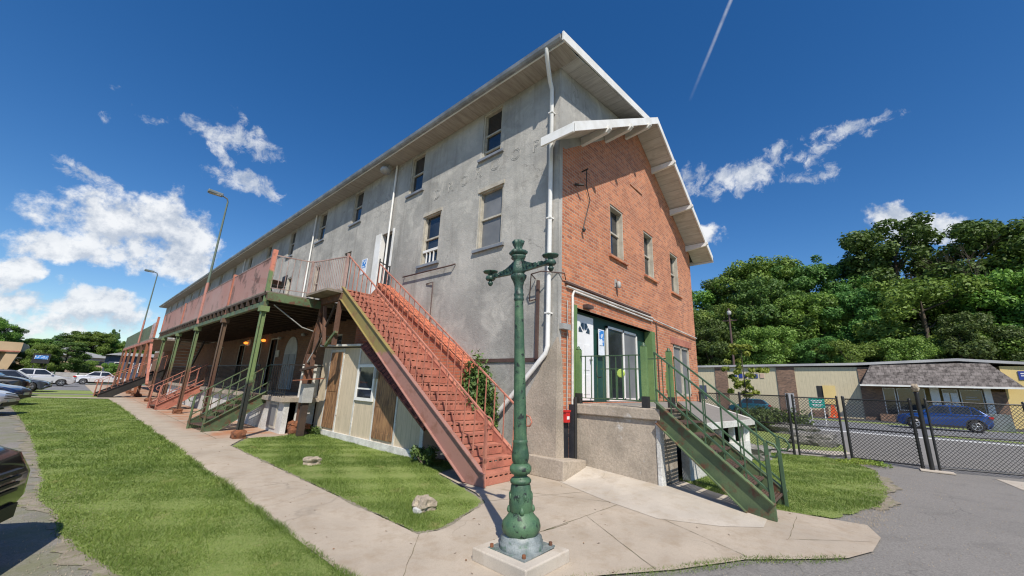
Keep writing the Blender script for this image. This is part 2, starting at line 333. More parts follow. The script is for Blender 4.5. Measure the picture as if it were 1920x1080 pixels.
MT['pinkhouse'] = M('pale_pink_wall', (.50, .36, .28), (.45, .32, .25), s=.5, rough=.8)
MT['polesteel'] = M('pole_steel', (.20, .22, .23), (.13, .16, .15), s=2, rough=.5, grain=.1)
MT['amber'] = emit_mat('amber_lamp', (1., .25, .03), 2.2)
MT['meshpanel'] = M('grey_panel', (.42, .40, .38), (.33, .31, .3), rough=.6)
MT['hose'] = M('yellow_green_hose', (.45, .6, .12), rough=.5)
MT['tealcar'] = carpaint('teal_car', (.0, .10, .16))

# stringer of the long flight: yellow-green at the top, salmon below
def stringer_mat():
    m, nt, b = new_mat('stringer_two_tone'); v = objvec(nt)
    sp = N(nt, 'ShaderNodeSeparateXYZ'); L(nt, v, sp.inputs[0])
    t = math_(nt, 'ADD', sp.outputs[2], math_(nt, 'MULTIPLY', noise(nt, v, 3), .5))
    f = ramp(nt, t, 2.52, 2.6)
    col = mixc(nt, f, (.31, .16, .13), (.24, .19, .065))
    col = mixc(nt, math_(nt, 'MULTIPLY', ramp(nt, noise(nt, v, 3, 6, .7), .52, .66), .7), col, (.20, .09, .055))
    L(nt, col, b.inputs['Base Color']); b.inputs['Roughness'].default_value = .6
    bump(nt, b, noise(nt, v, 25, 4), .2, .01); return m
MT['stringer'] = stringer_mat()
def two_tone_post(name, top, bot, z0, z1):
    m, nt, b = new_mat(name); v = objvec(nt)
    sp = N(nt, 'ShaderNodeSeparateXYZ'); L(nt, v, sp.inputs[0])
    t = math_(nt, 'ADD', sp.outputs[2], math_(nt, 'MULTIPLY', noise(nt, v, 4), .3))
    col = mixc(nt, ramp(nt, t, z0, z1), bot, top)
    col = mixc(nt, math_(nt, 'MULTIPLY', ramp(nt, noise(nt, v, 6, 6, .7), .55, .66), .6), col, (.12, .055, .03))
    L(nt, col, b.inputs['Base Color']); b.inputs['Roughness'].default_value = .6; return m
MT['postA'] = two_tone_post('post_green_black', (.16, .22, .085), (.025, .028, .022), 1.6, 1.7)
MT['postB'] = two_tone_post('post_brown', (.12, .075, .045), (.10, .045, .028), 1.6, 2.6)
MT['postC'] = two_tone_post('post_green_rust', (.13, .18, .08), (.12, .06, .035), 1.8, 2.4)
MT['toppost'] = two_tone_post('rail_post_two_tone', (.55, .20, .13), (.14, .2, .08), 4.85, 4.95)
MT['polemat'] = two_tone_post('pole_pink_green', (.10, .14, .11), (.36, .16, .125), 2.0, 2.05)

# ------------------------------------------------------------------ mesh builder
LOCAL = set()      # things modelled round their own origin and then placed
class MB:
    def __init__(s): s.v = []; s.f = []; s.sm = []
    def add(s, vs, fs, smooth=False):
        o = len(s.v); s.v += [tuple(p) for p in vs]; s.f += [tuple(i+o for i in f) for f in fs]; s.sm += [smooth]*len(fs); return s
    def hexa(s, p):      # 8 points: bottom 4, top 4
        return s.add(p, [(0, 3, 2, 1), (4, 5, 6, 7), (0, 1, 5, 4), (1, 2, 6, 5), (2, 3, 7, 6), (3, 0, 4, 7)])
    def box(s, x0, x1, y0, y1, z0, z1):
        return s.hexa([(x0, y0, z0), (x1, y0, z0), (x1, y1, z0), (x0, y1, z0), (x0, y0, z1), (x1, y0, z1), (x1, y1, z1), (x0, y1, z1)])
    def quad(s, a, b, c, d): return s.add([a, b, c, d], [(0, 1, 2, 3)])
    def poly(s, pts): return s.add(pts, [tuple(range(len(pts)))])
    def prism(s, pts, vec):      # extrude a planar polygon by vec
        n = len(pts); q = [tuple(Vector(p)+Vector(vec)) for p in pts]
        return s.add(list(pts)+q, [tuple(range(n))[::-1], tuple(range(n, 2*n))]+[(i, (i+1) % n, n+(i+1) % n, n+i) for i in range(n)])
    def bar(s, p, q, w, h=None, up=(0, 0, 1)):
        p, q = Vector(p), Vector(q); d = (q-p).normalized(); h = h or w
        u = Vector(up)
        if abs(d.dot(u)) > .95: u = Vector((0, 1, 0))
        a = d.cross(u).normalized()*w/2; b = a.cross(d).normalized()*h/2
        return s.hexa([p-a-b, p+a-b, q+a-b, q-a-b, p-a+b, p+a+b, q+a+b, q-a+b])
    def tube(s, pts, r, n=8, smooth=True):
        P = [Vector(p) for p in pts]; rr = r if isinstance(r, (list, tuple)) else [r]*len(P)
        vs = []; prev = None
        for i, p in enumerate(P):
            d = (P[min(i+1, len(P)-1)]-P[max(i-1, 0)]).normalized()
            if prev is None: u = Vector((0, 0, 1)) if abs(d.z) < .9 else Vector((1, 0, 0))
            else: u = prev
            a = d.cross(u).normalized(); b = a.cross(d).normalized(); prev = b
            for k in range(n): vs.append(p+a*math.cos(2*PI*k/n)*rr[i]+b*math.sin(2*PI*k/n)*rr[i])
        fs = []
        for i in range(len(P)-1):
            for k in range(n): fs.append((i*n+k, i*n+(k+1) % n, (i+1)*n+(k+1) % n, (i+1)*n+k))
        s.add(vs, fs, smooth); m = len(P)-1
        s.add(vs[:n], [tuple(range(n))[::-1]]); s.add(vs[m*n:], [tuple(range(n))]); return s
    def lathe(s, prof, n=24, c=(0, 0, 0), axis='z', smooth=True, wob=None):
        vs = []; fs = []
        for j, (r, z) in enumerate(prof):
            for k in range(n):
                a = 2*PI*k/n; r2 = r*(1+(wob(a, z) if wob else 0)); x, y = r2*math.cos(a), r2*math.sin(a)
                if axis == 'z': p = (c[0]+x, c[1]+y, c[2]+z)
                elif axis == 'y': p = (c[0]+x, c[1]+z, c[2]+y)
                else: p = (c[0]+z, c[1]+x, c[2]+y)
                vs.append(p)
        for j in range(len(prof)-1):
            for k in range(n): fs.append((j*n+k, j*n+(k+1) % n, (j+1)*n+(k+1) % n, (j+1)*n+k))
        s.add(vs, fs, smooth); m = len(prof)-1
        s.add(vs[:n], [tuple(range(n))[::-1]]); s.add(vs[m*n:], [tuple(range(n))]); return s
    def rock(s, c, r, seed=0, sub=3):
        bm = bmesh.new(); bmesh.ops.create_icosphere(bm, subdivisions=sub, radius=1)
        rn = random.Random(seed); ph = [rn.uniform(0, 6) for _ in range(9)]
        vs = []
        for v in bm.verts:
            p = v.co.copy(); q = Vector([math.copysign(abs(t)**.62, t) for t in p]); q.normalize(); k = 1
            for i in range(3): k += .09*math.sin(3*p[i]*2+ph[i])+.05*math.sin(7*p[(i+1) % 3]+ph[i+3])+.03*math.sin(13*p[i]+ph[i+6])
            mx = max(abs(t) for t in p); q = p*(k/mx*.55+k*.45)
            vs.append((c[0]+q.x*r[0], c[1]+q.y*r[1], c[2]+q.z*r[2]))
        s.add(vs, [tuple(v.index for v in f.verts) for f in bm.faces], False); bm.free(); return s
    def build(s, name, mat, parent=None, bevel=0, label=None, kind=None):
        me = bpy.data.meshes.new(name); me.from_pydata(s.v, [], s.f)
        if any(s.sm): me.polygons.foreach_set('use_smooth', s.sm)
        if mat: me.materials.append(MT[mat] if isinstance(mat, str) else mat)
        me.update()
        if not any(s.sm):
            bm = bmesh.new(); bm.from_mesh(me); bmesh.ops.recalc_face_normals(bm, faces=bm.faces); bm.to_mesh(me); bm.free()
        o = bpy.data.objects.new(name, me); C.objects.link(o)
        if parent is not None:
            o.parent = parent
            w = Vector((0, 0, 0)); p = parent
            while p is not None: w += p.location; root = p; p = p.parent
            if w.length > 0 and root.name not in LOCAL:
                co = np.array(s.v, dtype=np.float32) - np.array(w, dtype=np.float32)
                me.vertices.foreach_set('co', co.ravel()); me.update()
        if bevel:
            md = o.modifiers.new('bevel', 'BEVEL'); md.width = bevel; md.segments = 2; md.limit_method = 'ANGLE'
        if label: o['label'] = label
        if kind: o['kind'] = kind
        return o
def tag(o, label, cat=None, group=None, kind=None):
    if label: o['label'] = label
    if cat: o['category'] = cat
    if group: o['group'] = group
    if kind: o['kind'] = kind
    return o
def thing(name, label, cat, loc=(0, 0, 0), group=None):
    o = bpy.data.objects.new(name, None); C.objects.link(o); o.location = loc; o.empty_display_size = .3
    return tag(o, label, cat, group)
_kids = {}
def children(o): return [c for c in bpy.data.objects if c.parent == o]
def copy_tree(o, parent=None):
    c = o.copy(); C.objects.link(c); c.parent = parent
    for ch in children(o): copy_tree(ch, c)
    return c
def struct(name, mb, mat): return tag(mb.build(name, mat), None, kind='structure')
def sheet(name, pts, z, mat):
    return struct(name, MB().poly([(x, y, z) for x, y in pts]), mat)

# wall with rectangular openings; F maps (u, depth, z) to the world
def holed_wall(mb, F, u0, u1, z0, z1, holes, reveal=.22):
    us = sorted({u0, u1, *[h[0] for h in holes], *[h[1] for h in holes]}); zs = sorted({z0, z1, *[h[2] for h in holes], *[h[3] for h in holes]})
    us = [u for u in us if u0 <= u <= u1]; zs = [z for z in zs if z0 <= z <= z1]
    for a, b in zip(us, us[1:]):
        for c, d in zip(zs, zs[1:]):
            mu, mz = (a+b)/2, (c+d)/2
            if any(h[0] < mu < h[1] and h[2] < mz < h[3] for h in holes): continue
            mb.quad(F(a, 0, c), F(b, 0, c), F(b, 0, d), F(a, 0, d))
    for a, b, c, d in holes:
        mb.quad(F(a, 0, c), F(a, reveal, c), F(a, reveal, d), F(a, 0, d)); mb.quad(F(b, 0, c), F(b, reveal, c), F(b, reveal, d), F(b, 0, d))
        mb.quad(F(a, 0, c), F(b, 0, c), F(b, reveal, c), F(a, reveal, c)); mb.quad(F(a, 0, d), F(b, 0, d), F(b, reveal, d), F(a, reveal, d))
def fbox(mb, F, u0, u1, d0, d1, z0, z1):
    mb.hexa([F(u0, d0, z0), F(u1, d0, z0), F(u1, d1, z0), F(u0, d1, z0), F(u0, d0, z1), F(u1, d0, z1), F(u1, d1, z1), F(u0, d1, z1)])

# ================================================================== THE GROUND
sheet('ground', [(-400, -60), (400, -60), (400, 400), (-400, 400)], -.035, 'farfield')
g_as = MB().poly([(-4, -12, -.012), (29, -12, -.012), (29, 70, -.012), (-4, 70, -.012)])
struct('driveway', g_as, 'asphalt')
sheet('parking_lot', [(-40, -12), (0.9, -12), (0.75, 4.4), (0.35, 7), (.2, 12), (-.2, 18), (-1.2, 28), (-1.4, 52), (-40, 52)], -.006, 'asphalt_l')
sheet('road', [(30, -60), (43.5, -60), (43.5, 100), (30, 100)], -.016, 'road')
sheet('road_edge_line', [(29.0, -60), (30, -60), (30, 100), (29.0, 100)], -.008, 'whiteline')
sheet('shop_forecourt', [(46.5, -60), (52.2, -60), (52.2, 60), (46.5, 60)], -.016, 'asphalt_d')
sheet('verge', [(43.5, -60), (46.5, -60), (46.5, 60), (43.5, 60)], -.010, 'turf')
sheet('verge_strip', [(31.2, -60), (32.6, -60), (32.6, -2.6), (31.2, -2.0)], -.006, 'turf')
sheet('crossing_road', [(-60, 47), (2.0, 47), (2.0, 76), (-60, 76)], -.002, 'road')
lawnL = [(0.75, 1.5), (1.98, 1.5), (1.98, 33.6), (-1.35, 35.0), (-1.35, 28), (-.95, 24), (-.35, 17), (-.05, 12.5), (.12, 9.2), (.10, 8.2), (.28, 7.2), (.30, 6.4), (.52, 5.4), (.70, 4.7)]
def jag(poly, amp, step, seed):
    rn = random.Random(seed); out = []
    for i, p in enumerate(poly):
        q = poly[(i+1) % len(poly)]; n = max(1, int(math.dist(p, q)/step)); n = min(n, 160)
        for k in range(n): t = k/n; out.append((p[0]+(q[0]-p[0])*t+rn.gauss(0, amp), p[1]+(q[1]-p[1])*t+rn.gauss(0, amp)))
    return out
def fringe(name, poly, z, win, wout, seed, skip=None):
    rn = random.Random(seed); P = jag(poly, .0, .07, seed); n = len(P); m = MB()
    area = sum(P[i][0]*P[(i+1) % n][1]-P[(i+1) % n][0]*P[i][1] for i in range(n)); s = 1 if area > 0 else -1; A = []; B = []; w = wout*.5
    for i in range(n):
        a, b = Vector(P[i-1]), Vector(P[(i+1) % n]); t = (b-a).normalized(); nx, ny = t.y*s, -t.x*s; w = max(wout*.1, min(wout, w+rn.gauss(0, wout*.22)))
        B.append((P[i][0]+nx*w, P[i][1]+ny*w)); A.append((P[i][0]-nx*win, P[i][1]-ny*win))
    for i in range(n):
        k = (i+1) % n
        if skip and skip(P[i]): continue
        zz = z+(i % 5)*.0003; m.quad((*A[i], zz), (*A[k], zz), (*B[k], zz), (*B[i], zz))
    return struct(name, m, 'soil')
sheet('lawn', jag(lawnL, .018, .09, 1), .004, 'turf'); fringe('lawn_soil_edge', lawnL, .0, .06, .22, 2, lambda p: p[0] > 1.9 or p[1] < 3)
lawnM = [(3.03, 4.03), (3.30, 3.97), (3.95, 4.22), (4.42, 4.42), (4.62, 4.85), (4.82, 5.6), (5.05, 6.3), (5.9, 6.6), (5.9, 12.9), (3.62, 12.75), (3.03, 11.6)]
sheet('lawn_by_shed', jag(lawnM, .014, .08, 3), .012, 'turf'); fringe('shed_lawn_soil_edge', lawnM, .0095, .04, .07, 4)
lawnR = [(7.62, 1.20), (7.75, .62), (8.4, .40), (9.3, .12), (10.2, .03), (11.4, -.03), (12.4, .1), (13.8, .12), (15.0, .62), (15.4, 1.2), (15.3, 1.9), (14.6, 2.7), (16.0, 4.6), (8.5, 3.0), (8.0, 2.4)]
sheet('lawn_by_ramp', jag(lawnR, .03, .1, 5), .006, 'turf'); fringe('ramp_lawn_soil_edge', lawnR, .0015, .08, .24, 6, lambda p: p[0] < 9.0 or p[1] > 2)
lawnF = [(17.6, .75), (20, .95), (23, 1.55), (26, 2.1), (28.9, 2.8), (28.9, 25), (16.0, 25), (16.0, 4.6), (16.3, 2.6)]
sheet('lawn_beyond_fence', lawnF, .0, 'turf')
sheet('garden_path', [(14.9, 2.65), (15.35, 1.35), (17.4, .55), (17.75, .8), (16.5, 2.6), (16.2, 4.7), (15.95, 4.7)], .012, 'concrete_lt')
sheet('far_lawn', [(-1.35, 35.5), (1.6, 34.4), (1.6, 38.5), (-1.35, 39.5)], .004, 'turf')
sheet('far_lawn_strip', [(-1.4, 41), (1.7, 40.2), (1.7, 46.5), (-1.4, 46.8)], .004, 'turf')
sw = struct('sidewalk', MB().poly([(1.98, 3.3, .008), (2.5, 2.95, .008), (3.1, 2.35, .008), (3.67, 2.05, .008), (4.3, 1.62, .008), (5.12, 1.18, .008), (5.6, .75, .008), (6.02, .40, .008), (6.5, .2, .008),
      (7.2, .12, .008), (7.75, .25, .008), (7.66, .8, .008), (7.6, 1.3, .008), (8.2, 3.0, .008), (8.2, 6.7, .008), (5.2, 6.7, .008), (4.70, 4.85, .008), (4.45, 4.38, .008), (3.95, 4.17, .008), (3.25, 3.93, .008), (3.0, 4.0, .008), (3.0, 11.7, .008), (3.55, 12.8, .008),
      (5.9, 13.0, .008), (6.7, 13.0, .008), (6.7, 64, .008), (1.6, 64, .008), (1.6, 35.4, .008), (-1.4, 36.2, .008), (-1.4, 35.3, .008), (1.98, 33.9, .008)]), 'concrete')
# joints between slabs: thin dirt-filled lines with a small wobble
jm = MB()
def joint(p, q, w=.007):
    p, q = Vector((*p, .0)), Vector((*q, .0)); n = max(2, int((q-p).length/.12)); d = (q-p).normalized(); a = Vector((-d.y, d.x, 0))
    pts = [p+(q-p)*i/n+a*random.uniform(-.007, .007) for i in range(n+1)]
    for i in range(n):
        w0 = w*random.uniform(.5, 1.3)/2
        x, y = pts[i], pts[i+1]
        jm.add([(x-a*w0)[:2]+(.0115,) if 0 else (x.x-a.x*w0, x.y-a.y*w0, .0115), (x.x+a.x*w0, x.y+a.y*w0, .0115), (y.x+a.x*w0, y.y+a.y*w0, .0115), (y.x-a.x*w0, y.y-a.y*w0, .0115)], [(0, 1, 2, 3)])
for y in (7.2, 10.9, 14.6, 18.3, 22, 25.8, 29.5): joint((1.98, y), (3.0, y))
for y in (13.0,): joint((3.0, y), (4.6, y))
joint((3.02, 3.98), (2.2, 3.12)); joint((4.5, 4.4), (6.4, 3.65)); joint((4.15, 3.1), (6.3, 3.0)); joint((5.2, 1.2), (6.1, 3.0)); joint((4.15, 1.75), (5.05, 3.05)); joint((3.7, 3.15), (4.6, 3.05), .02)
joint((6.0, 3.0), (5.15, 4.75)); joint((6.2, .95), (7.4, 1.0)); joint((6.9, .2), (6.2, .95)); joint((3.0, 13.0), (3.0, 33), .02)
jm.build('slab_joint', 'joint', sw)
# grass and dirt growing along the kerb line in front
ap = MB()
A = [(6.40, 4.42), (5.95, 3.30), (5.70, 2.35), (6.05, 1.65), (6.45, 1.25), (6.9, 1.28)]; B = [(7.26, 4.60), (7.26, 3.6), (7.26, 2.86), (7.2, 2.2), (7.1, 1.6), (7.05, 1.35)]
ZB = [.20, .14, .09, .06, .04, .02]
for i in range(5):
    ap.quad((*A[i], .012), (*A[i+1], .012), (*B[i+1], ZB[i+1]), (*B[i], ZB[i]))
ap.quad((7.05, 1.35, .02), (7.2, 2.2, .06), (7.9, 2.2, .02), (7.7, 1.3, .014)); ap.quad((7.2, 2.2, .06), (7.26, 2.86, .09), (8.3, 2.86, .03), (7.9, 2.2, .02))
struct('concrete_apron', ap, 'concrete_lt')

# ================================================================== THE MAIN BUILDING
bld = thing('brick_building', 'long three storey building with grey stucco side and red brick gable end', 'building', (11.2, 34, 0))
XW, YW = 6.65, 4.69
FX = lambda u, d, z: (XW+d, u, z)       # stucco side, outward -X
FY = lambda u, d, z: (u, YW+d, z)       # brick gable, outward -Y
YE = 64.4
upper = [(6.65, 7.42, 7.95, 9.44)] + [(y, y+.80, 7.98, 9.44) for y in (10.3, 14.55, 18.05, 21.9, 25.7, 29.5, 33.3, 37.1, 40.9, 44.7, 48.5, 52.3, 56.1, 59.9)]
mid = [(6.47, 7.40, 5.18, 6.90), (9.10, 9.98, 5.20, 6.88)]
door1 = (11.85, 12.62, 4.28, 6.88); door2 = (14.9, 15.5, 4.28, 6.75)
mid2 = [(y, y+.62, 5.0, 6.7) for y in (17.8, 21.3, 25.2, 29.1, 33.0, 38, 43, 48, 53)]
lowers = [(14.6, 15.5, 2.0, 3.35), (21.6, 22.5, 1.15, 3.5), (24.0, 24.8, 1.15, 3.4), (27.0, 28.0, 1.2, 3.4), (32.0, 33.0, 1.2, 3.4)]
w = MB(); holed_wall(w, FX, YW+.0, YE, 3.9, 9.52, upper+mid+[door1, door2]+mid2); holed_wall(w, FX, YW, 12.6, .0, 3.9, [])
w.quad((XW, YW-.002, 0), (XW+.14, YW-.002, 0), (XW+.14, YW-.002, 7.3), (XW, YW-.002, 7.3))     # stucco return round the corner
w.poly([(XW, YW-.001, 7.3), (6.90, YW-.001, 7.3), (11.1, YW-.001, 10.2), (XW, YW-.001, 9.52)])
w.build('stucco_wall', 'stucco', bld)
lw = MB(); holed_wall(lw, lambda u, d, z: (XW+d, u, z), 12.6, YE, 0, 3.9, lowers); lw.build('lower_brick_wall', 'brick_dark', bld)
bw = MB()
ent = (7.34, 11.72, 1.38, 3.46); rwin = (13.38, 15.0, 1.58, 3.28)
bwin = [(9.11, 9.93, 5.22, 6.76), (11.35, 12.12, 5.20, 6.72), (13.62, 14.42, 5.14, 6.66)]
holed_wall(bw, FY, XW+.14, 15.85, 0, 7.1, bwin+[ent, rwin], .3)
bw.poly([FY(XW+.14, 0, 7.1), FY(15.85, 0, 7.1), FY(15.85, 0, 7.25), FY(11.1, 0, 10.3), FY(XW+.14, 0, 7.5)])
bw.build('brick_gable_wall', 'brick', bld)
MB().box(15.60, 15.85, YW+.02, YE, 0, 7.2).build('east_wall', 'brick_side', bld)
fw = MB().poly([(XW, YE, 0), (15.85, YE, 0), (15.85, YE, 7.2), (11.1, YE, 10.2), (XW, YE, 9.5)]).build('end_wall', 'stucco', bld)
# roofs
def slab(p, q, y0, y1, t): return MB().prism([(p[0], y0, p[1]), (q[0], y0, q[1]), (q[0], y0, q[1]+t), (p[0], y0, p[1]+t)], (0, y1-y0, 0))
slab((5.98, 9.58), (11.12, 10.30), 4.16, YE+.3, .10).build('roof', 'roof', bld)
slab((11.12, 10.30), (16.35, 6.98), 4.0, YE+.3, .12).build('roof', 'roof', bld, label='steeper roof slope on the far side of the ridge')
slab((6.14, 7.16), (11.10, 10.32), 3.98, 4.72, .10).build('gable_roof', 'roof', bld)
MB().box(6.07, 6.66, 4.18, YE+.28, 9.50, 9.53).build('soffit', 'soffit', bld)
slab((6.66, 9.52), (11.1, 10.24), 4.18, 4.70, .03).build('soffit', 'soffit_x', bld)
MB().box(6.045, 6.072, 4.16, YE+.3, 9.47, 9.68).build('fascia', 'white', bld)
slab((5.97, 9.46), (11.1, 10.20), 4.125, 4.165, .24).build('bargeboard', 'white', bld)
g = MB().prism([(5.93, 4.2, 9.55), (5.97, 4.2, 9.50), (6.04, 4.2, 9.50), (6.04, 4.2, 9.62), (5.91, 4.2, 9.63)], (0, YE-4, 0)); g.build('gutter', 'gutter', bld)
# gable overhang: bargeboards, soffits and bracket ends
mL = (10.28-7.10)/(11.1-6.10); mR = (10.28-6.95)/(16.35-11.1)
slab((6.10, 7.00), (11.12, 10.19), 3.93, 3.975, .24).build('bargeboard', 'white', bld)
slab((11.12, 10.19), (16.38, 6.84), 3.93, 3.975, .24).build('bargeboard', 'white', bld)
slab((6.12, 7.08), (11.10, 10.25), 3.98, 4.685, .03).build('soffit', 'soffit_x', bld)
slab((11.12, 10.22), (16.33, 6.90), 3.98, 4.685, .03).build('soffit', 'soffit_x', bld)
MB().box(6.07, 6.12, 3.93, 4.80, 6.98, 7.20).build('fascia', 'white', bld)
MB().box(16.34, 16.38, 3.93, YE, 6.84, 7.05).build('fascia', 'white', bld)
for x in (7.65, 8.95, 10.3, 12.35, 13.95, 15.5):
    z = 7.00+(x-6.1)*(3.19/5.02) if x < 11.1 else 10.19-(x-11.12)*(3.35/5.26)
    b = MB().prism([(x-.05, 3.86, z+.02), (x-.05, 3.86, z-.06), (x-.05, 3.95, z-.13), (x-.05, 4.69, z-.20), (x-.05, 4.69, z+.02)], (.10, 0, 0)); b.build('bracket', 'white', bld)
# downspouts
r = MB(); r.tube([(5.99, 4.62, 9.52), (6.02, 4.64, 9.35), (6.46, 4.86, 9.05), (6.575, 4.88, 8.9), (6.575, 4.88, 2.52), (6.56, 4.92, 2.36), (6.55, 6.42, .86)], .052, 10)
for z in (8.2, 5.4, 3.2): r.box(6.515, 6.66, 4.82, 4.94, z, z+.03)
r.build('downspout', 'white', bld, label='white downspout that turns diagonally across the corner')
for y, zb in ((12.0, 4.3), (19.15, 4.3), (31, 4.3)):
    MB().tube([(6.58, y, 9.49), (6.58, y, 8.9), (6.58, y, zb)], .035, 8).build('downspout', 'white', bld)
# windows
def sash(F, u0, u1, z0, z1, fr='cream', gl='glass', open_=0, sill=True, depth=.10, lower=None, ac=False, head=False):
    f = MB(); t = .055
    fbox(f, F, u0, u0+t, .02, depth+.05, z0, z1); fbox(f, F, u1-t, u1, .02, depth+.05, z0, z1); fbox(f, F, u0+t, u1-t, .02, depth+.05, z1-t, z1); fbox(f, F, u0+t, u1-t, .02, depth+.05, z0, z0+t)
    wdw = f.build('window', fr, bld)
    zm = (z0+z1)/2+.02
    s = MB(); fbox(s, F, u0+t, u1-t, depth-.03, depth+.02, zm-.025, zm+.025)
    for uu in (u0+t, u1-t-.03): fbox(s, F, uu, uu+.03, depth-.02, depth+.02, z0+t, z1-t)
    if open_: fbox(s, F, u0+t, u1-t, depth-.03, depth+.02, z0+t+open_, z0+t+open_+.05)
    s.build('sash', fr, wdw)
    g1 = MB(); fbox(g1, F, u0+t, u1-t, depth+.02, depth+.03, zm, z1-t); g1.build('pane', gl, wdw)
    g2 = MB(); fbox(g2, F, u0+t, u1-t, depth+.02, depth+.03, z0+t, zm); g2.build('pane', lower or gl, wdw)
    if sill:
        q = MB(); fbox(q, F, u0-.12, u1+.10, -.07, .12, z0-.075, z0); q.build('sill', sill if isinstance(sill, str) else 'browntrim' if F is FY else 'gutter', wdw)
    if head:
        q = MB(); fbox(q, F, u0-.03, u1+.03, -.03, .02, z1-.02, z1+.09); q.build('head', 'cream', wdw)
    return wdw
sash(FX, *upper[0], open_=.16)
for h in upper[1:]: sash(FX, *h, gl='glass')
sash(FX, *mid[0], gl='screen', head=True); wb = sash(FX, *mid[1], head=True)
k = MB(); fbox(k, FX, 9.16, 9.92, .03, .10, 5.62, 5.70)
for u in (9.36, 9.54, 9.72): fbox(k, FX, u, u+.035, .04, .07, 5.25, 5.62)
k.build('guard_bar', 'white', wb)
for h in mid2: sash(FX, *h, fr='cream', sill=True)
for h in bwin: sash(FY, *h, fr='cream', gl='glass', depth=.16, sill='brick', lower='glass')
q = MB(); fbox(q, FX, 13.45, 13.85, -.012, 0, 5.55, 6.15); q.build('wall_notice', 'paper', bld); q = MB(); fbox(q, FX, 13.5, 13.8, -.016, -.013, 5.8, 6.12); q.build('wall_notice', 'blue', bld)
# faint round scars of removed letters on the stucco
import itertools
for ch, y, z in (('P', 5.41, 7.54), ('O', 6.09, 7.58), ('O', 6.83, 7.56), ('R', 7.51, 7.55), ('O', 8.11, 7.51), ('R', 8.75, 7.52), ('D', 9.4, 7.48)):
    cu = bpy.data.curves.new('ghost', 'FONT'); cu.body = ch; cu.size = .46; cu.fill_mode = 'NONE'; cu.bevel_depth = .006; cu.align_x = 'CENTER'; cu.align_y = 'CENTER'; cu.bevel_resolution = 1; cu.resolution_u = 4
    tmp = bpy.data.objects.new('ghost', cu); C.objects.link(tmp); bpy.context.view_layer.update(); gme = bpy.data.meshes.new_from_object(tmp); bpy.data.objects.remove(tmp)
    to = bpy.data.objects.new('letter_scar', gme); C.objects.link(to); gme.materials.clear(); gme.materials.append(MT['stucco']); to.parent = bld
    to.location = (XW-.001-11.2, y-34, z); to.rotation_euler = (R(90), 0, R(-90))
# upper doorways on the deck
def leafdoor(F, u0, u1, z0, z1, mat, d=.16, name='door'):
    q = MB(); fbox(q, F, u0, u1, d, d+.04, z0, z1); o = q.build(name, mat, bld)
    kn = MB(); c = F(u0+.08, d-.03, (z0+z1)/2-.05); kn.lathe([(.0, -.03), (.03, -.02), (.03, .02), (.0, .03)], 8, c); kn.build('handle', 'gutter', o); return o
leafdoor(FX, *door1, 'black'); leafdoor(FX, *door2, 'black')
q = MB(); fbox(q, FX, 12.62, 13.0, -.012, .0, 4.28, 6.95); fbox(q, FX, 11.73, 11.85, -.012, .0, 4.28, 6.95); fbox(q, FX, 12.58, 12.615, .0, .16, 4.28, 6.88); q.build('door_surround', 'white', bld)
# lower level openings behind the porch
for i, (a, b, c, d) in enumerate(lowers[1:]):
    leafdoor(FX, a, b, c, d, 'glass'); q = MB(); fbox(q, FX, a-.06, a, -.02, .1, c, d); fbox(q, FX, b, b+.06, -.02, .1, c, d); fbox(q, FX, a-.06, b+.06, -.02, .1, d, d+.06); q.build('door_frame', 'cream', bld)
wl = sash(FX, *lowers[0], fr='cream')
# arched opening: pale round-headed window
arc = [FX(19.55+.75*math.cos(t), -.03, 2.75+.75*math.sin(t)) for t in [PI*i/14 for i in range(15)]]
aw = MB().prism([FX(20.30, -.03, 1.15)]+arc+[FX(18.80, -.03, 1.15)], (.04, 0, 0)).build('arched_window', 'greybox', bld)
q = MB(); fbox(q, FX, 18.9, 19.5, -.05, -.04, 1.2, 2.7); fbox(q, FX, 19.6, 20.2, -.05, -.04, 1.2, 2.7); q.build('pane', 'screen', aw)
# entrance recess on the brick side
FR = lambda u, d, z: (u, YW+.22+d, z)
en = MB(); x0, x1, z0, z1 = ent
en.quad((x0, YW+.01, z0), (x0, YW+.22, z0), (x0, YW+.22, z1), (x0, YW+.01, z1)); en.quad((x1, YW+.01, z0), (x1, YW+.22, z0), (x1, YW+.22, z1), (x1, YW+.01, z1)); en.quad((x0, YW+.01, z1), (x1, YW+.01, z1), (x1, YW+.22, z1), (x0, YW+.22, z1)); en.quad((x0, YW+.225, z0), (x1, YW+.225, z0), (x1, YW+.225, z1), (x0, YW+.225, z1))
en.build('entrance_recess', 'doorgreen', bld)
q = MB(); fbox(q, FY, 7.20, 7.34, -.05, .12, 1.38, 3.5); q.build('door_jamb', 'jambgreen', bld)
q = MB(); fbox(q, FY, 11.55, 11.80, -.03, .2, 1.38, 3.46); q.build('door_jamb', 'jambgreen', bld)
q = MB(); q.box(8.62, 8.92, YW+.14, YW+.15, 2.5, 3.15); q.build('notice', 'paper', bld); MB().box(8.66, 8.88, YW+.13, YW+.139, 2.75, 3.12).build('notice', 'blue', bld)
MB().box(8.62, 8.92, YW+.13, YW+.139, 1.7, 2.3).build('notice', 'paper', bld) if 0 else None
dr = MB(); fbox(dr, FR, 7.56, 8.42, -.05, -.005, 1.42, 3.38); dw = dr.build('entrance_door', 'doorwhite', bld)
fan = MB(); cx, cz = 7.99, 2.95
for i in range(4):
    a0, a1 = PI*i/4+.06, PI*(i+1)/4-.06
    pts = [FR(cx+rr*math.cos(a), -.055, cz+rr*math.sin(a)) for rr, a in ((.07, (a0+a1)/2), (.25, a0), (.27, (a0+a1)/2), (.25, a1))]
    fan.poly(pts)
fan.build('fanlight', 'glass', dw)
q = MB()
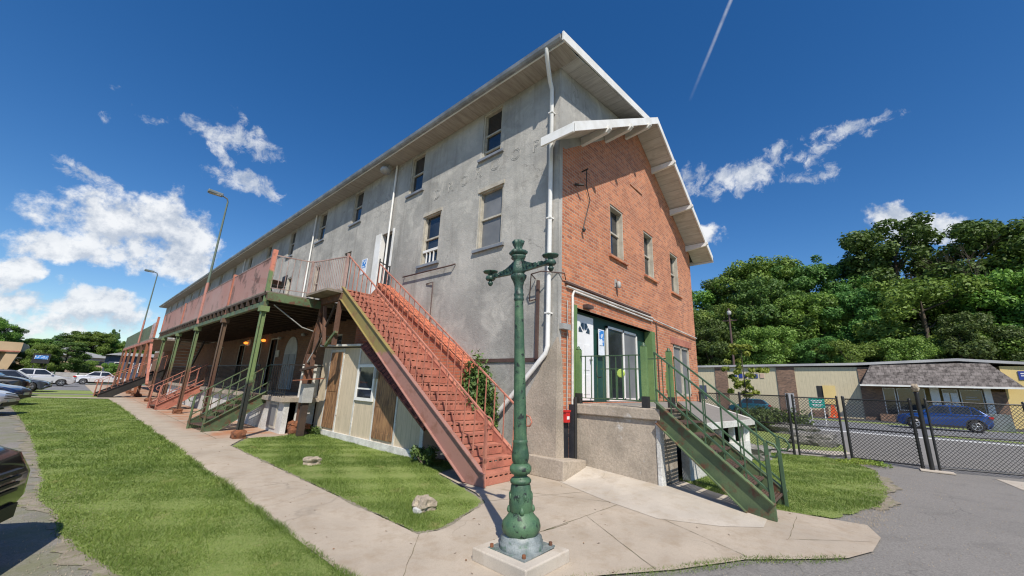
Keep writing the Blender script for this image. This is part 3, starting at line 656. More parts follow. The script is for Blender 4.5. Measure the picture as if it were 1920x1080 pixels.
for a, b, c, d in ((7.60, 7.88, 2.1, 2.7), (7.96, 8.24, 2.1, 2.7), (7.60, 7.88, 1.55, 2.0), (7.96, 8.24, 1.55, 2.0)): fbox(q, FR, a, b, -.058, -.051, c, d)
q.build('door_panel', 'doorwhite', dw, bevel=.004)
MB().lathe([(.0, -.03), (.03, -.02), (.03, .03), (0, .03)], 8, FR(8.24, -.09, 2.35), 'y').build('handle', 'gutter', dw)
sl = MB()
for a, b in ((9.10, 9.16), (10.02, 10.08), (10.86, 10.92)): fbox(sl, FR, a, b, -.06, -.01, 1.42, 3.3)
fbox(sl, FR, 9.1, 10.92, -.06, -.01, 3.24, 3.3); fbox(sl, FR, 9.1, 10.92, -.06, -.01, 1.40, 1.48)
sd = sl.build('sliding_door', 'white', bld)
q = MB(); fbox(q, FR, 9.16, 10.02, -.035, -.02, 1.48, 3.24); q.build('pane', 'glass', sd)
q = MB(); fbox(q, FR, 10.08, 10.86, -.035, -.02, 1.48, 3.24); q.build('pane', 'screen', sd)
# ground floor window at the right
q = MB()
for a, b in ((13.42, 13.50), (14.18, 14.26), (14.92, 15.0)): fbox(q, FY, a, b, .02, .10, 1.60, 3.28)
fbox(q, FY, 13.42, 15.0, .02, .10, 3.2, 3.28); fbox(q, FY, 13.42, 15.0, .02, .10, 1.58, 1.66); ww = q.build('window', 'cream', bld)
q = MB(); fbox(q, FY, 13.5, 14.92, .07, .09, 1.66, 3.2); q.build('pane', 'screen', ww)
q = MB(); fbox(q, FY, 13.15, 15.2, -.02, .02, 3.28, 3.52); q.build('lintel', 'redpaint', bld)
# pipes, band and small fittings on the brick wall
q = MB(); fbox(q, FY, 6.9, 11.55, -.05, .0, 3.93, 3.975); q.build('band_course', 'browntrim', bld)
MB().tube([FY(7.17, -.04, 1.2), FY(7.17, -.04, 3.70), FY(7.22, -.04, 3.80), FY(11.6, -.04, 3.78)], .028, 8).build('conduit', 'conduit', bld)
MB().tube([FY(6.95, -.04, 3.86), FY(11.62, -.04, 3.88), FY(11.7, -.05, 3.84), FY(15.8, -.05, 3.74)], .024, 8).build('conduit', 'conduit', bld)
MB().tube([FY(6.98, -.03, 1.25), FY(6.98, -.03, 3.55)], .013, 6).build('conduit', 'greybox', bld)
MB().tube([FY(11.95, -.03, 3.8), FY(11.95, -.03, 1.5)], .016, 6).build('conduit', 'browntrim', bld)
MB().box(7.09, 7.24, YW-.10, YW, .28, 1.35).build('pipe_boot', 'tar', bld)
MB().tube([(7.16, YW-.12, .2), (7.16, YW-.12, 1.5)], .035, 8).build('drain_pipe', 'black', bld)
q = MB().box(6.86, 7.00, YW-.09, YW, 1.0, 1.22); q.box(6.84, 7.02, YW-.10, YW, 1.20, 1.24); fa = q.build('alarm_box', 'red', bld)
MB().box(6.89, 6.97, YW-.097, YW-.09, 1.06, 1.12).build('label', 'signwhite', fa)
MB().box(6.80, 7.08, YW-.004, YW+.0, .28, 1.0).build('tar_patch', 'tar', bld)
MB().box(6.70, 6.98, YW-.12, YW, 2.88, 3.0).build('meter_box', 'greybox', bld)
q = MB().lathe([(.02, -.1), (.05, -.08), (.055, .06), (.02, .09)], 10, FY(9.32, -.10, 4.42)); q.box(9.29, 9.35, YW-.10, YW, 4.48, 4.52); q.box(9.27, 9.37, YW-.02, YW, 4.36, 4.58); q.build('wall_lantern', 'greybox', bld)
q = MB().box(7.66, 7.92, YW-.14, YW, 3.50, 3.58); q.build('door_light', 'browntrim', bld)
q = MB(); fbox(q, FY, 10.45, 11.35, -.03, .0, 7.95, 8.0); fbox(q, FY, 10.5, 11.3, -.012, 0, 8.0, 8.4); q.build('brick_plaque', 'brick', bld)
q = MB().tube([FY(7.62, -.16, 7.02), FY(7.78, -.05, 6.7), FY(7.95, -.05, 6.35), FY(7.70, -.05, 5.7), FY(7.60, -.06, 5.45)], .012, 6); q.tube([FY(7.62, -.02, 7.02), FY(7.62, -.2, 7.04)], .02, 6); q.tube([FY(7.3, -.02, 6.52), FY(7.42, -.2, 6.5)], .03, 6); q.lathe([(.02, -.06), (.05, 0), (.02, .06)], 8, FY(7.6, -.08, 5.42)); q.build('cable', 'black', bld)
MB().box(12.55, 12.95, YW-.10, YW, 1.75, 2.3).build('electric_box', 'jambgreen', bld)
# fittings on the stucco side
q = MB(); fbox(q, FX, 5.1, 8.9, -.03, 0, 2.20, 2.28); fbox(q, FX, 5.18, 5.24, -.06, 0, 2.25, 4.0); q.build('iron_strap', 'browntrim', bld)
q = MB().tube([FX(5.3, -.02, 4.05), FX(5.24, -.25, 4.1), FX(4.95, -.25, 4.12), FY(6.75, -.1, 4.1), FY(6.9, -.03, 4.0)], .014, 6); q.tube([FX(5.24, -.25, 4.1), FX(5.45, -.03, 3.55)], .012, 6); q.tube([FX(5.45, -.03, 3.55), FX(5.2, -.03, 3.58)], .012, 6); q.build('iron_bracket', 'browntrim', bld)
q = MB().tube([FX(10.75, -.02, 4.98), FX(10.7, -.10, 4.94), FX(8.25, -.10, 4.90), FX(8.2, -.02, 4.95)], .022, 8); q.build('wall_rail', 'browntrim', bld)
q = MB().tube([FX(9.5, -.02, 4.55), FX(9.12, -.06, 4.55), FX(9.10, -.06, 3.3)], .018, 6); q.build('wall_pipe', 'browntrim', bld)
q = MB(); q.lathe([(.03, 0), (.17, .03), (.2, .12), (.16, .2), (.03, .22)], 12, (6.30, 12.3, 9.16)); q.box(6.35, 6.5, 12.2, 12.4, 9.3, 9.5); q.build('flood_light', 'greybox', bld)
for y, on in ((18.0, 0), (23.3, 1), (26.4, 1), (20.9, 0)):
    q = MB().lathe([(.04, 0), (.10, .03), (.11, .10), (.04, .14)], 10, (6.5, y, 3.42)); q.build('wall_lamp', 'amber' if on else 'greybox', bld)
# concrete block at the foot of the corner and the patched buttress
cb = MB().prism([(6.42, 4.36, 0), (7.22, 4.36, 0), (7.22, 4.36, .30), (6.42, 4.36, .37)], (0, .88, 0)); tag(cb.build('corner_block', 'wallconc', None, bevel=.02), 'low rendered concrete block at the foot of the stucco corner', 'concrete block')
bt = MB().prism([(6.652, YW-.03, .3), (6.88, YW-.03, .3), (6.80, YW-.03, 2.3), (6.652, YW-.03, 2.7)], (0, .025, 0)); bt.prism([(6.60, YW-.03, .3), (6.60, 6.0, .0), (6.60, 5.6, 1.2), (6.60, 5.0, 2.2), (6.60, YW-.03, 2.7)], (.049, 0, 0)); bt.build('render_patch', 'wallconc', bld)
# brick bulkhead with clay tiled slope between the long stair and the wall
bk = thing('brick_bulkhead', 'narrow brick lean-to with sloping clay tile top behind the long stair', 'lean-to', (6.4, 9, 0))
MB().prism([(6.18, 6.95, 0), (6.18, 12.6, 0), (6.18, 12.6, 4.1), (6.18, 11.5, 4.7), (6.18, 8.9, 3.1), (6.18, 6.95, 2.0)], (.46, 0, 0)).build('brick_wall', 'brick_side', bk)
MB().prism([(6.13, 6.85, 1.95), (6.13, 11.55, 4.72), (6.13, 11.55, 4.80), (6.13, 6.85, 2.03)], (.51, 0, 0)).build('tiled_top', 'tile', bk)

# ================================================================== STAIRS (generic)
def railing_run(parent, pts_bot, H, mat, name='railing', r=.02, br=.009, gap=.16, mid=.0, lean=None):
    """handrail above a base line with square balusters as sub-parts"""
    p, q = Vector(pts_bot[0]), Vector(pts_bot[1]); up = Vector((0, 0, H))
    h = MB(); h.bar(p+up, q+up, r*2, r*1.3)
    if mid: h.bar(p+Vector((0, 0, mid)), q+Vector((0, 0, mid)), r*1.4)
    o = h.build(name, mat, parent)
    n = max(1, int(round(Vector((q.x-p.x, q.y-p.y, 0)).length/gap)))
    for i in range(n+1):
        a = p.lerp(q, i/n); b = MB(); b.bar(a+Vector((0, 0, mid*.0)), a+up, br*2, br*2); b.build('baluster', mat, o)
    return o
def flight(name, label, cat, p0, p1, width, nst, m_str, m_tread, m_rail, depth=.42, railH=1.0, rails=(1, 1), risers=True, curls=True, gap=.28, tread_t=.035, group=None, tilt=0, side=None, midrail=0, thick=.03, grate=False):
    """straight metal flight. p0, p1: centre of bottom and top nosing (world)"""
    p0, p1 = Vector(p0), Vector(p1)
    root = thing(name, label, cat, (p0.x, p0.y, 0), group)
    h = Vector((p1.x-p0.x, p1.y-p0.y, 0)); Ln = h.length; d = h/Ln; s = Vector((side[0], side[1], 0)) if side else Vector((-d.y, d.x, 0)); rise = (p1.z-p0.z)/nst; run = Ln/nst
    up = Vector((0, 0, 1))
    for k in (-1, 1):
        o = s*(width/2*k); m = MB(); t = s*(thick*k)
        A = p0+o-d*.06+up*.10; B = p1+o+up*.08; lo = up*depth
        a0 = Vector((A.x, A.y, max(0.012, A.z-lo.z))); base = A.lerp(B, 0)
        # bottom cut level with the ground
        frac = depth/(B.z-A.z)*1.0
        g = A.lerp(B, frac*.78) - lo; g.z = max(g.z, .012)
        pts = [Vector((A.x, A.y, .012)), A+up*.12, B+up*.04, B-lo*.9, g]
        m.prism([tuple(x) for x in pts], tuple(t)); 
        fl = s*(.07*k)                                       # flanges of the channel
        m.bar(A+up*.12+fl*.5, B+up*.04+fl*.5, .09, .016); m.bar(g+fl*.5+up*.01, B-lo*.9+fl*.5, .09, .016)
        m.build('stringer', 'redpaint' if (m_str == 'stringer' and k == -1) else m_str, root)
    W = width/2-.01
    for i in range(nst):
        q = p0+d*(run*i)+up*(rise*(i+1)); m = MB()
        a, b = q-s*W, q+s*W
        e = d*(run+.02)
        if grate:
            for j in range(7):
                f_ = d*((run+.02)*j/6); g_ = d*.014
                m.hexa([a+f_-up*tread_t, b+f_-up*tread_t, b+f_+g_-up*tread_t, a+f_+g_-up*tread_t, a+f_, b+f_, b+f_+g_, a+f_+g_])
            for j in range(6): c = a.lerp(b, j/5); m.hexa([c-up*tread_t, c+s*.01-up*tread_t, c+s*.01+e-up*tread_t, c+e-up*tread_t, c-up*.006, c+s*.01-up*.006, c+s*.01+e-up*.006, c+e-up*.006])
        else: m.hexa([a-up*tread_t, b-up*tread_t, b+e-up*tread_t, a+e-up*tread_t, a, b, b+e, a+e])
        if risers:
            th = d*.012; zr = rise-tread_t
            lo_ = up*(-rise+.012); hi_ = up*(-rise*.33)
            m.hexa([a+lo_, b+lo_, b+th+lo_, a+th+lo_, a+hi_, b+hi_, b+th+hi_, a+th+hi_])
            nn = 8
            for j in range(nn+1):
                c = a.lerp(b, j/nn); w_ = s*.022
                m.hexa([c-w_+hi_, c+w_+hi_, c+w_+th+hi_, c-w_+th+hi_, c-w_-up*tread_t, c+w_-up*tread_t, c+w_+th-up*tread_t, c-w_+th-up*tread_t])
        m.build('tread', m_tread, root)
    for k, on in zip((-1, 1), rails):
        if not on: continue
        o = s*(width/2*k+.0); A = p0+o+up*.12; B = p1+o+up*.10
        r = railing_run(root, (A, B), railH, m_rail, 'handrail', gap=gap, mid=midrail)
        nb = MB(); A0 = p0+o-d*.04; nb.bar(Vector((A0.x, A0.y, .012)), A+up*(railH-.02)-d*.02, .045, .045)
        if curls:
            c = A+up*(railH)-d*.03; nb.tube([c, c-d*.10-up*.03, c-d*.15-up*.12, c-d*.10-up*.20, c-d*.03-up*.20], .016, 6)
        nb.build('newel_post', m_rail, root)
    return root

flight('long_staircase', 'long salmon painted steel staircase climbing beside the stucco wall to the upper deck', 'staircase', (5.53, 5.02, 0), (5.53, 11.35, 4.25), 1.06, 23, 'stringer', 'tread', 'redpaint', depth=.38, railH=1.02)
flight('entrance_staircase', 'green steel stairs with rusty treads coming down from the brick entrance platform', 'staircase', (7.42, 1.22, 0), (7.76, 2.90, 1.37), 1.02, 7, 'green', 'treadbrown', 'green_dk', depth=.36, railH=.92, risers=False, gap=.27, side=(1, 0), midrail=.25, tread_t=.03, grate=True)
flight('porch_staircase', 'green steel stairs up to the porch between the two nearest deck posts', 'staircase', (2.95, 15.3, 0), (4.5, 15.55, 1.08), 1.05, 6, 'green', 'treadbrown', 'green', depth=.36, railH=.9, risers=False, gap=.22, midrail=.3, grate=True)
flight('porch_staircase', 'salmon and rust coloured stairs up to the porch further along', 'staircase', (2.95, 24.6, 0), (4.5, 24.8, 1.08), 1.1, 6, 'redpaint', 'treadbrown', 'redpaint', depth=.36, railH=.95, risers=False, gap=.3, midrail=.2)
flight('far_staircase', 'far stairs with a black side plate and pink rails past the first deck', 'staircase', (1.55, 36.0, 0), (4.3, 36.3, 1.75), 1.3, 9, 'black', 'rust', 'pinkpost', depth=.45, railH=.95, risers=False, gap=.5)
flight('dark_flight', 'dark open-tread stairs rising from the porch to the end of the first deck', 'staircase', (5.2, 37.4, 1.1), (5.2, 33.2, 4.15), 1.2, 15, 'black', 'greybox', 'black', depth=.25, railH=.9, rails=(0, 0), risers=False)

# ================================================================== PLATFORM AND TERRACE
pf = thing('entrance_platform', 'raised concrete platform with ramp terrace in front of the brick entrance', 'platform', (7.7, 3.8, 0))
b = MB().box(7.26, 8.25, 2.94, YW, 0, 1.17); b.build('platform_wall', 'wallconc', pf, bevel=.015)
MB().box(7.24, 7.42, 2.86, 2.938, 0, 1.168).build('pier', 'wallwhite', pf, bevel=.01, label='whitewashed end pier of the platform')
MB().box(7.2, 8.32, 2.83, YW, 1.17, 1.37).build('platform_slab', 'wallconc', pf, bevel=.02)
q = MB(); E0, E1 = (8.55, 2.72, 1.06), (12.5, 2.42, 1.06)
q.quad((8.26, YW, 1.365), (8.32, 3.0, 1.33), E0, (12.0, 3.6, 1.25)); q.add([(8.26, YW, 1.365), (12.0, 3.6, 1.25), (15.83, 4.66, 1.40), (15.83, YW, 1.42)], [(0, 1, 2, 3)]); q.add([E0, E1, (12.0, 3.6, 1.25)], [(0, 1, 2)]); q.add([E1, (15.83, 4.66, 1.40), (12.0, 3.6, 1.25)], [(0, 1, 2)])
q.build('terrace_surface', 'asphalt', pf)
q = MB(); q.hexa([(8.5, 2.66, .94), (12.55, 2.36, .94), (12.5, 2.44, .94), (8.55, 2.74, .94), (8.5, 2.66, 1.07), (12.55, 2.36, 1.07), (12.5, 2.44, 1.07), (8.55, 2.74, 1.07)])
q.hexa([(12.56, 2.36, .94), (15.88, 4.62, 1.28), (15.83, 4.69, 1.28), (12.51, 2.44, .94), (12.56, 2.36, 1.07), (15.88, 4.62, 1.41), (15.83, 4.69, 1.41), (12.51, 2.44, 1.07)]); q.build('terrace_edge', 'wallwhite', pf)
q = MB(); q.hexa([(8.5, 2.80, 0), (12.4, 2.50, 0), (12.4, 2.62, 0), (8.5, 2.95, 0), (8.5, 2.80, .60), (12.4, 2.50, .52), (12.4, 2.62, .52), (8.5, 2.95, .60)]); q.hexa([(12.42, 2.5, 0), (15.8, 4.66, 0), (15.7, 4.7, 0), (12.3, 2.65, 0), (12.42, 2.5, .93), (15.8, 4.66, 1.26), (15.7, 4.7, 1.26), (12.3, 2.65, .93)]); q.build('terrace_wall', 'wallwhite', pf)
for x in (8.6, 9.5, 10.4, 11.3, 12.1):
    y = 2.83-(x-8.5)*.077; MB().box(x, x+.12, y, y+.12, .5, .94).build('terrace_pillar', 'wallwhite', pf)
MB().box(8.4, 12.2, 3.2, 3.25, .0, 1.15).build('terrace_void_shade', 'black', pf)  # black sheet painting in the shade of the open space under the terrace
# iron rail with green posts
rl = thing('platform_railing', 'black iron railing with square green posts round the entrance platform', 'railing', (7.3, 3.8, 1.37))
for x, y, n_, top in ((7.30, 4.58, 'a', 1.12), (7.30, 3.12, 'b', 1.14), (8.22, 2.98, 'c', 1.12)):
    q = MB().box(x-.05, x+.05, y-.05, y+.05, 1.37, 1.37+top); pst = q.build('post', 'jambgreen', rl)
    MB().box(x-.058, x+.058, y-.058, y+.058, 1.37, 1.58).build('post_base', 'black', pst)
    MB().lathe([(.0, 0), (.055, .0), (.055, .02), (.025, .035), (.032, .06), (.0, .085)], 10, (x, y, 1.37+top)).build('finial', 'green_dk', pst)
def rail_sub(p, q, n, H=.98, extra=()):
    m = MB(); p, q = Vector(p), Vector(q); up = Vector((0, 0, 1))
    m.bar(p+up*H, q+up*H, .035, .02); m.bar(p+up*.12, q+up*.12, .03, .015); o = m.build('rail', 'green_dk', rl)
    for i in range(1, n): a = p.lerp(q, i/n); MB().bar(a+up*.12, a+up*H, .016, .016).build('baluster', 'green_dk', o)
rail_sub((7.3, 4.55, 1.37), (7.3, 3.15, 1.37), 10); rail_sub((8.22, 2.98, 1.37), (8.22, 3.6, 1.37), 4)
rail_sub((7.9, 4.4, 1.37), (7.9, 3.3, 1.37), 8, .75)
q = MB().tube([(7.29, 4.15, 2.15), (7.27, 4.12, 1.95), (7.2, 4.05, 1.9), (7.2, 3.98, 1.92)], .01, 6); q.build('hook', 'black', rl)
MB().lathe([(.07, 0), (.085, .01), (.085, .03), (.07, .04)], 16, (7.31, 3.62, 2.0), 'x').build('hose_coil', 'hose', None)
tag(bpy.data.objects['hose_coil'], 'small yellow green hose coil hung on the platform railing', 'hose')
# window well lattice leaning under the green stairs is the stairs' own shadow; low grille door beside it
# ================================================================== UPPER DECKS
dk = thing('upper_deck', 'long upper deck on green and brown posts with pink mesh railing', 'deck', (3.45, 12.9, 0))
MB().box(3.40, 6.64, 12.84, 33.2, 4.06, 4.12).build('decking', 'deckboard', dk)
MB().box(4.50, 6.64, 11.30, 12.839, 4.16, 4.23).build('landing', 'deckboard', dk)
q = MB().box(3.40, 3.52, 12.84, 33.2, 3.66, 3.80); q.build('edge_beam', 'green', dk)
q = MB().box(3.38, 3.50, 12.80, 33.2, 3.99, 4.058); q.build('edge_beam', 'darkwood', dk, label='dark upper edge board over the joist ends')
MB().box(3.42, 4.95, 12.70, 12.82, 3.82, 4.06).build('end_beam', 'green', dk)
q = MB().box(4.93, 5.05, 11.30, 12.9, 3.95, 4.15); q.box(5.05, 6.64, 11.3, 11.4, 3.95, 4.15); q.build('landing_beam', 'brownsteel', dk)
y = 13.2
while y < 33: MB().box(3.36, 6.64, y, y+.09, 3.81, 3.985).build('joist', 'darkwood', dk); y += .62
for i, (y, m) in enumerate(((12.92, 'postA'), (17.2, 'postB'), (21.8, 'postC'), (26.3, 'postC'), (30.9, 'postC'))):
    q = MB(); wv = .06
    q.box(3.45-wv, 3.45+wv, y-.012, y+.012, .0, 3.66); q.box(3.45-wv-.006, 3.45-wv+.012, y-wv, y+wv, 0, 3.66); q.box(3.45+wv-.012, 3.45+wv+.006, y-wv, y+wv, 0, 3.66)
    q.box(3.33, 3.57, y-.11, y+.11, 3.5, 3.659); p = q.build('post', m, dk)
    q = MB().box(3.30, 3.60, y-.15, y+.15, 0, .06); q.rock((3.45, y, .10), (.17, .17, .12), i, 2); q.build('post_foot', 'rust', p)
MB().tube([(3.7, 12.95, 3.75), (4.6, 13.0, 3.2), (5.8, 13.1, 2.95)], .018, 6).build('hanging_hose', 'greybox', dk)
# mesh railing with top posts
MB().box(3.44, 3.446, 13.0, 33.1, 4.14, 5.20).build('mesh_panel', 'pinkmesh', dk)
q = MB().bar((3.443, 13, 5.21), (3.443, 33.1, 5.21), .03, .03); q.build('top_rail', 'pinkrail', dk)
for y, zt, m in ((12.94, 5.42, 'toppost'), (17.2, 5.32, 'pinkpost'), (26.3, 5.25, 'pinkpost'), (32.9, 5.2, 'pinkpost')):
    MB().box(3.40, 3.52, y-.06, y+.06, 3.80, zt).build('rail_post', m, dk)
def deck_rail(p, q, mat, gap, H=1.08):
    m = MB(); p, q = Vector(p), Vector(q); up = Vector((0, 0, 1)); m.bar(p+up*H, q+up*H, .03, .03); m.bar(p+up*.06, q+up*.06, .025, .02)
    o = m.build('railing', mat, dk); n = int((q-p).length/gap)
    for i in range(n+1): a = p.lerp(q, i/n); MB().bar(a+up*.06, a+up*H, .014, .014).build('baluster', mat, o)
deck_rail((3.5, 12.88, 4.16), (4.55, 12.86, 4.22), 'pinkrail', .17); deck_rail((4.55, 12.86, 4.22), (4.99, 11.36, 4.25), 'pinkrail', .075)
q = MB().box(4.95, 5.02, 11.3, 11.37, 4.2, 5.42); q.build('rail_post', 'pinkrail', dk); q = MB().box(4.52, 4.57, 12.82, 12.88, 4.15, 5.34); q.build('rail_post', 'pinkrail', dk)
q = MB().bar((6.12, 11.5, 4.2), (6.12, 11.5, 5.6), .03); q.bar((6.5, 11.5, 4.2), (6.5, 11.5, 5.45), .03); q.bar((6.12, 11.5, 5.5), (6.5, 11.5, 5.4), .03); q.build('rail_post', 'black', dk)

tb = thing('patio_table', 'round brown table seen through the pink mesh on the upper deck', 'table', (4.0, 15.0, 4.12))
MB().lathe([(.5, .70), (.52, .71), (.5, .73)], 24, (4.0, 15, 4.12)).build('tabletop', 'brownsteel', tb)
for a in range(3): MB().bar((4.0, 15, 4.82), (4+.35*math.cos(a*2.1), 15+.35*math.sin(a*2.1), 4.12), .02).build('leg', 'black', tb)
for i, (y, lab) in enumerate(((14.1, 'dark metal chair beside the deck corner post'), (18.4, 'dark metal chair by the second deck post behind the pink mesh'))):
    t = thing('deck_chair', lab, 'chair', (4.0, y, 4.12), 'dark chairs on the upper deck')
    MB().box(3.8, 4.2, y-.2, y+.2, 4.53, 4.56).build('seat', 'black', t); MB().box(4.18, 4.21, y-.2, y+.2, 4.6, 4.95).build('backrest', 'black', t)
    for sx in (3.82, 4.18):
        for sy in (-.18, .18): MB().bar((sx, y+sy, 4.12), (sx, y+sy, 4.53), .02).build('leg', 'black', t)
# second deck, green panels
d2 = thing('upper_deck', 'second deck further along with green railing panels on rusty red posts', 'deck', (3.45, 36, 0))
MB().box(3.40, 6.64, 36.3, 57, 3.84, 3.95).build('decking', 'deckboard', d2)
MB().box(3.38, 3.50, 36.2, 57, 3.66, 3.838).build('edge_beam', 'redpaint', d2)
MB().box(3.44, 3.45, 38.3, 57, 3.96, 5.0).build('green_panel', 'green', d2); MB().box(3.44, 3.45, 36.3, 38.29, 3.96, 5.05).build('pink_panel', 'pinkmesh', d2)
MB().box(4.6, 6.64, 33.2, 36.3, 3.95, 4.05).build('landing', 'darkwood', d2)
for i, y in enumerate((36.3, 38.2, 41.5, 45.5, 49.5, 53.5, 56.9)):
    q = MB().box(3.37, 3.52, y-.075, y+.075, 0, 3.66); p = q.build('post', 'orangepaint' if i % 2 else 'brownsteel', d2)
    MB().rock((3.45, y, .10), (.2, .2, .15), i+9, 2).build('post_foot', 'rust', p)
MB().bar((3.45, 36.4, 3.6), (3.45, 33.4, .9), .13).build('diagonal_brace', 'redpaint', d2); MB().box(3.42, 3.54, 36.24, 36.36, 3.96, 5.4).build('rail_post', 'pinkpost', d2)
# porch below
pr = thing('porch', 'low concrete porch with whitewashed base running under the deck', 'porch', (4.5, 13.2, 0))
MB().box(4.45, 6.64, 13.2, 34, .93, 1.06).build('porch_slab', 'wallconc', pr)
MB().box(4.60, 4.75, 13.3, 34, 0, .93).build('porch_wall', 'wallwhite', pr)
for y in (13.75, 18.6, 22.2, 27.6):
    q = MB().box(4.57, 4.60, y, y+.75, .12, .86); f = q.build('window', 'cream', pr)
    MB().box(4.56, 4.57, y+.08, y+.67, .2, .8).build('pane', 'screen', f)
pr_r = MB()
def porch_rail(y0, y1):
    m = MB(); m.bar((4.55, y0, 2.05), (4.55, y1, 2.05), .035); m.bar((4.55, y0, 1.18), (4.55, y1, 1.18), .025); o = m.build('railing', 'black', pr); n = int((y1-y0)/.17)
    for i in range(min(n, 48)+1): yy = y0+(y1-y0)*i/min(n, 48); MB().bar((4.55, yy, 1.06), (4.55, yy, 2.05), .015).build('baluster', 'black', o)
porch_rail(13.3, 15.0); porch_rail(16.1, 24.2); porch_rail(25.4, 33.8)
MB().bar((4.55, 13.3, 2.05), (6.5, 13.3, 2.05), .035).build('railing', 'black', pr)
for y, lab, w_ in ((21.0, 'white notice on the porch wall between the doors', .4), (25.9, 'pale sign board over a porch door', .7)):
    z = 2.6 if w_ < .5 else 3.35
    MB().box(6.60, 6.64, y, y+w_, z, z+.32).build('wall_sign', 'cream', bld)
# timber and steel props under the landing
tr = thing('stair_prop_frame', 'tangle of brown steel and timber props holding the stair landing', 'prop frame', (5.0, 12.3, 0))
for a, b2, w_, m in (((5.0, 11.45, 2.62), (5.0, 11.45, 3.95), .11, 'brownsteel'), ((5.0, 12.75, 1.0), (5.0, 12.75, 3.95), .10, 'brownsteel'), ((4.95, 12.7, 3.6), (4.95, 11.9, 2.6), .05, 'brownsteel'),
                  ((4.93, 12.6, 2.4), (4.93, 11.6, 3.8), .05, 'darkwood'), ((4.9, 11.9, 2.62), (4.9, 12.25, 3.85), .08, 'brownsteel'), ((4.95, 11.3, 3.0), (4.95, 11.9, 2.62), .08, 'green'),
                  ((4.97, 13.2, 2.0), (4.97, 12.2, 2.9), .05, 'greybox'), ((5.0, 13.1, 0), (5.0, 13.1, 2.4), .12, 'brownsteel'), ((4.9, 13.3, 1.9), (4.9, 12.2, 2.0), .07, 'darkwood'), ((6.2, 11.5, 0), (6.2, 11.5, 3.95), .1, 'brownsteel'),
                  ((4.95, 13.3, 2.1), (4.95, 12.6, 3.7), .05, 'brownsteel')):
    MB().bar(a, b2, w_).build('prop', m, tr)
el = thing('meter_cabinet', 'grey meter cabinet with rusty lid standing at the end of the porch', 'cabinet', (4.85, 12.5, 0))
MB().box(4.72, 5.02, 12.35, 12.6, .95, 1.5).build('cabinet_body', 'greybox', el, bevel=.01); MB().prism([(4.5, 12.2, 1.58), (4.5, 12.7, 1.56), (5.2, 12.7, 1.64), (5.2, 12.2, 1.66)], (0, 0, .03)).build('lid', 'orangepaint', el); MB().box(4.78, 4.95, 12.4, 12.55, 0, .949).build('stand', 'darkwood', el)
q = MB(); 
for i in range(9): q.rock((5.0+random.uniform(-.25, .3), 13.2+random.uniform(-.3, .3), .1+random.uniform(0, .2)), (.14, .12, .09), i+40, 2)
tag(q.build('rubble_heap', 'rust'), 'heap of rusty rubble between shed and porch', 'rubble', kind='stuff')
# ================================================================== SHED UNDER THE STAIRS
sh = thing('shed', 'cream wooden shed with weathered brown doors tucked under the long stair', 'shed', (5.6, 10.4, 0))
FS = lambda u, d, z: (5.57+d, u, z)
prof = [(7.52, .12), (7.52, .72), (10.75, 2.58), (13.35, 2.66), (13.35, .12)]
MB().prism([FS(u, 0, z) for u, z in prof], (.85, 0, 0)).build('wall', 'siding', sh)
MB().box(5.52, 6.45, 7.46, 13.42, 0, .17).build('base_board', 'shedtrim', sh)
rf = MB(); rf.hexa([(5.47, 7.38, .62), (6.05, 7.38, 1.12), (6.05, 10.72, 3.0), (5.47, 10.72, 2.56), (5.45, 7.38, .68), (6.0, 7.38, 1.2), (6.0, 10.72, 3.08), (5.45, 10.72, 2.62)]); rf.build('shingle_roof', 'redshingle', sh)
MB().prism([(5.45, 10.72, 2.62), (5.45, 13.5, 2.70), (5.45, 13.5, 2.76), (5.45, 10.72, 2.68)], (1.0, 0, 0)).build('flat_roof', 'shedtrim', sh)
q = MB(); fbox(q, FS, 7.50, 7.62, -.03, -.002, .17, .70); fbox(q, FS, 10.83, 10.90, -.02, -.002, .17, 2.55); fbox(q, FS, 12.72, 12.80, -.02, -.002, .17, 2.6); fbox(q, FS, 11.85, 11.93, -.02, -.002, .17, 2.6); fbox(q, FS, 9.72, 9.79, -.02, -.002, .17, 1.98); fbox(q, FS, 8.66, 8.73, -.02, -.002, .17, 1.36)
fbox(q, FS, 11.93, 12.72, -.02, -.002, 2.5, 2.57); q.bar(FS(7.5, -.03, .68), FS(9.9, -.03, 2.07), .03, .07); q.build('trim', 'shedtrim', sh)
for u0, u1, zt, zl in ((11.95, 12.70, 2.48, 2.48), (8.75, 9.70, 1.92, 1.40)):
    m = MB(); m.prism([FS(u0, -.025, .24), FS(u1, -.025, .24), FS(u1, -.025, zt), FS(u0, -.025, zl)], (.02, 0, 0)); d_ = m.build('door', 'woodbrown', sh)
    m = MB(); h_ = (zt+.24)/2; fbox(m, FS, u0+.08, u1-.08, -.034, -.026, h_-.06, h_+.02); fbox(m, FS, u0, u0+.07, -.032, -.026, .26, zl-.02); fbox(m, FS, u1-.07, u1, -.032, -.026, .26, zt-.02); fbox(m, FS, u0+.07, u1-.07, -.032, -.026, .24, .40); m.build('door_frame_board', 'darkwood' if 0 else 'woodbrown', d_)
MB().box(5.0, 5.56, 13.43, 13.48, .2, 2.1).build('side_board', 'shedtrim', sh)
m = MB(); fbox(m, FS, 9.85, 10.83, -.05, -.004, 1.12, 1.2); fbox(m, FS, 9.85, 10.83, -.05, -.004, 2.02, 2.1); fbox(m, FS, 9.85, 9.93, -.05, -.004, 1.2, 2.02); fbox(m, FS, 10.75, 10.83, -.05, -.004, 1.2, 2.02); wn = m.build('window', 'white', sh)
m = MB(); fbox(m, FS, 9.93, 10.75, -.02, -.008, 1.2, 2.02); m.build('pane', 'glass', wn)
m = MB(); fbox(m, FS, 9.93, 10.75, -.03, -.021, 1.42, 1.46); m.build('glazing_bar', 'white', wn)
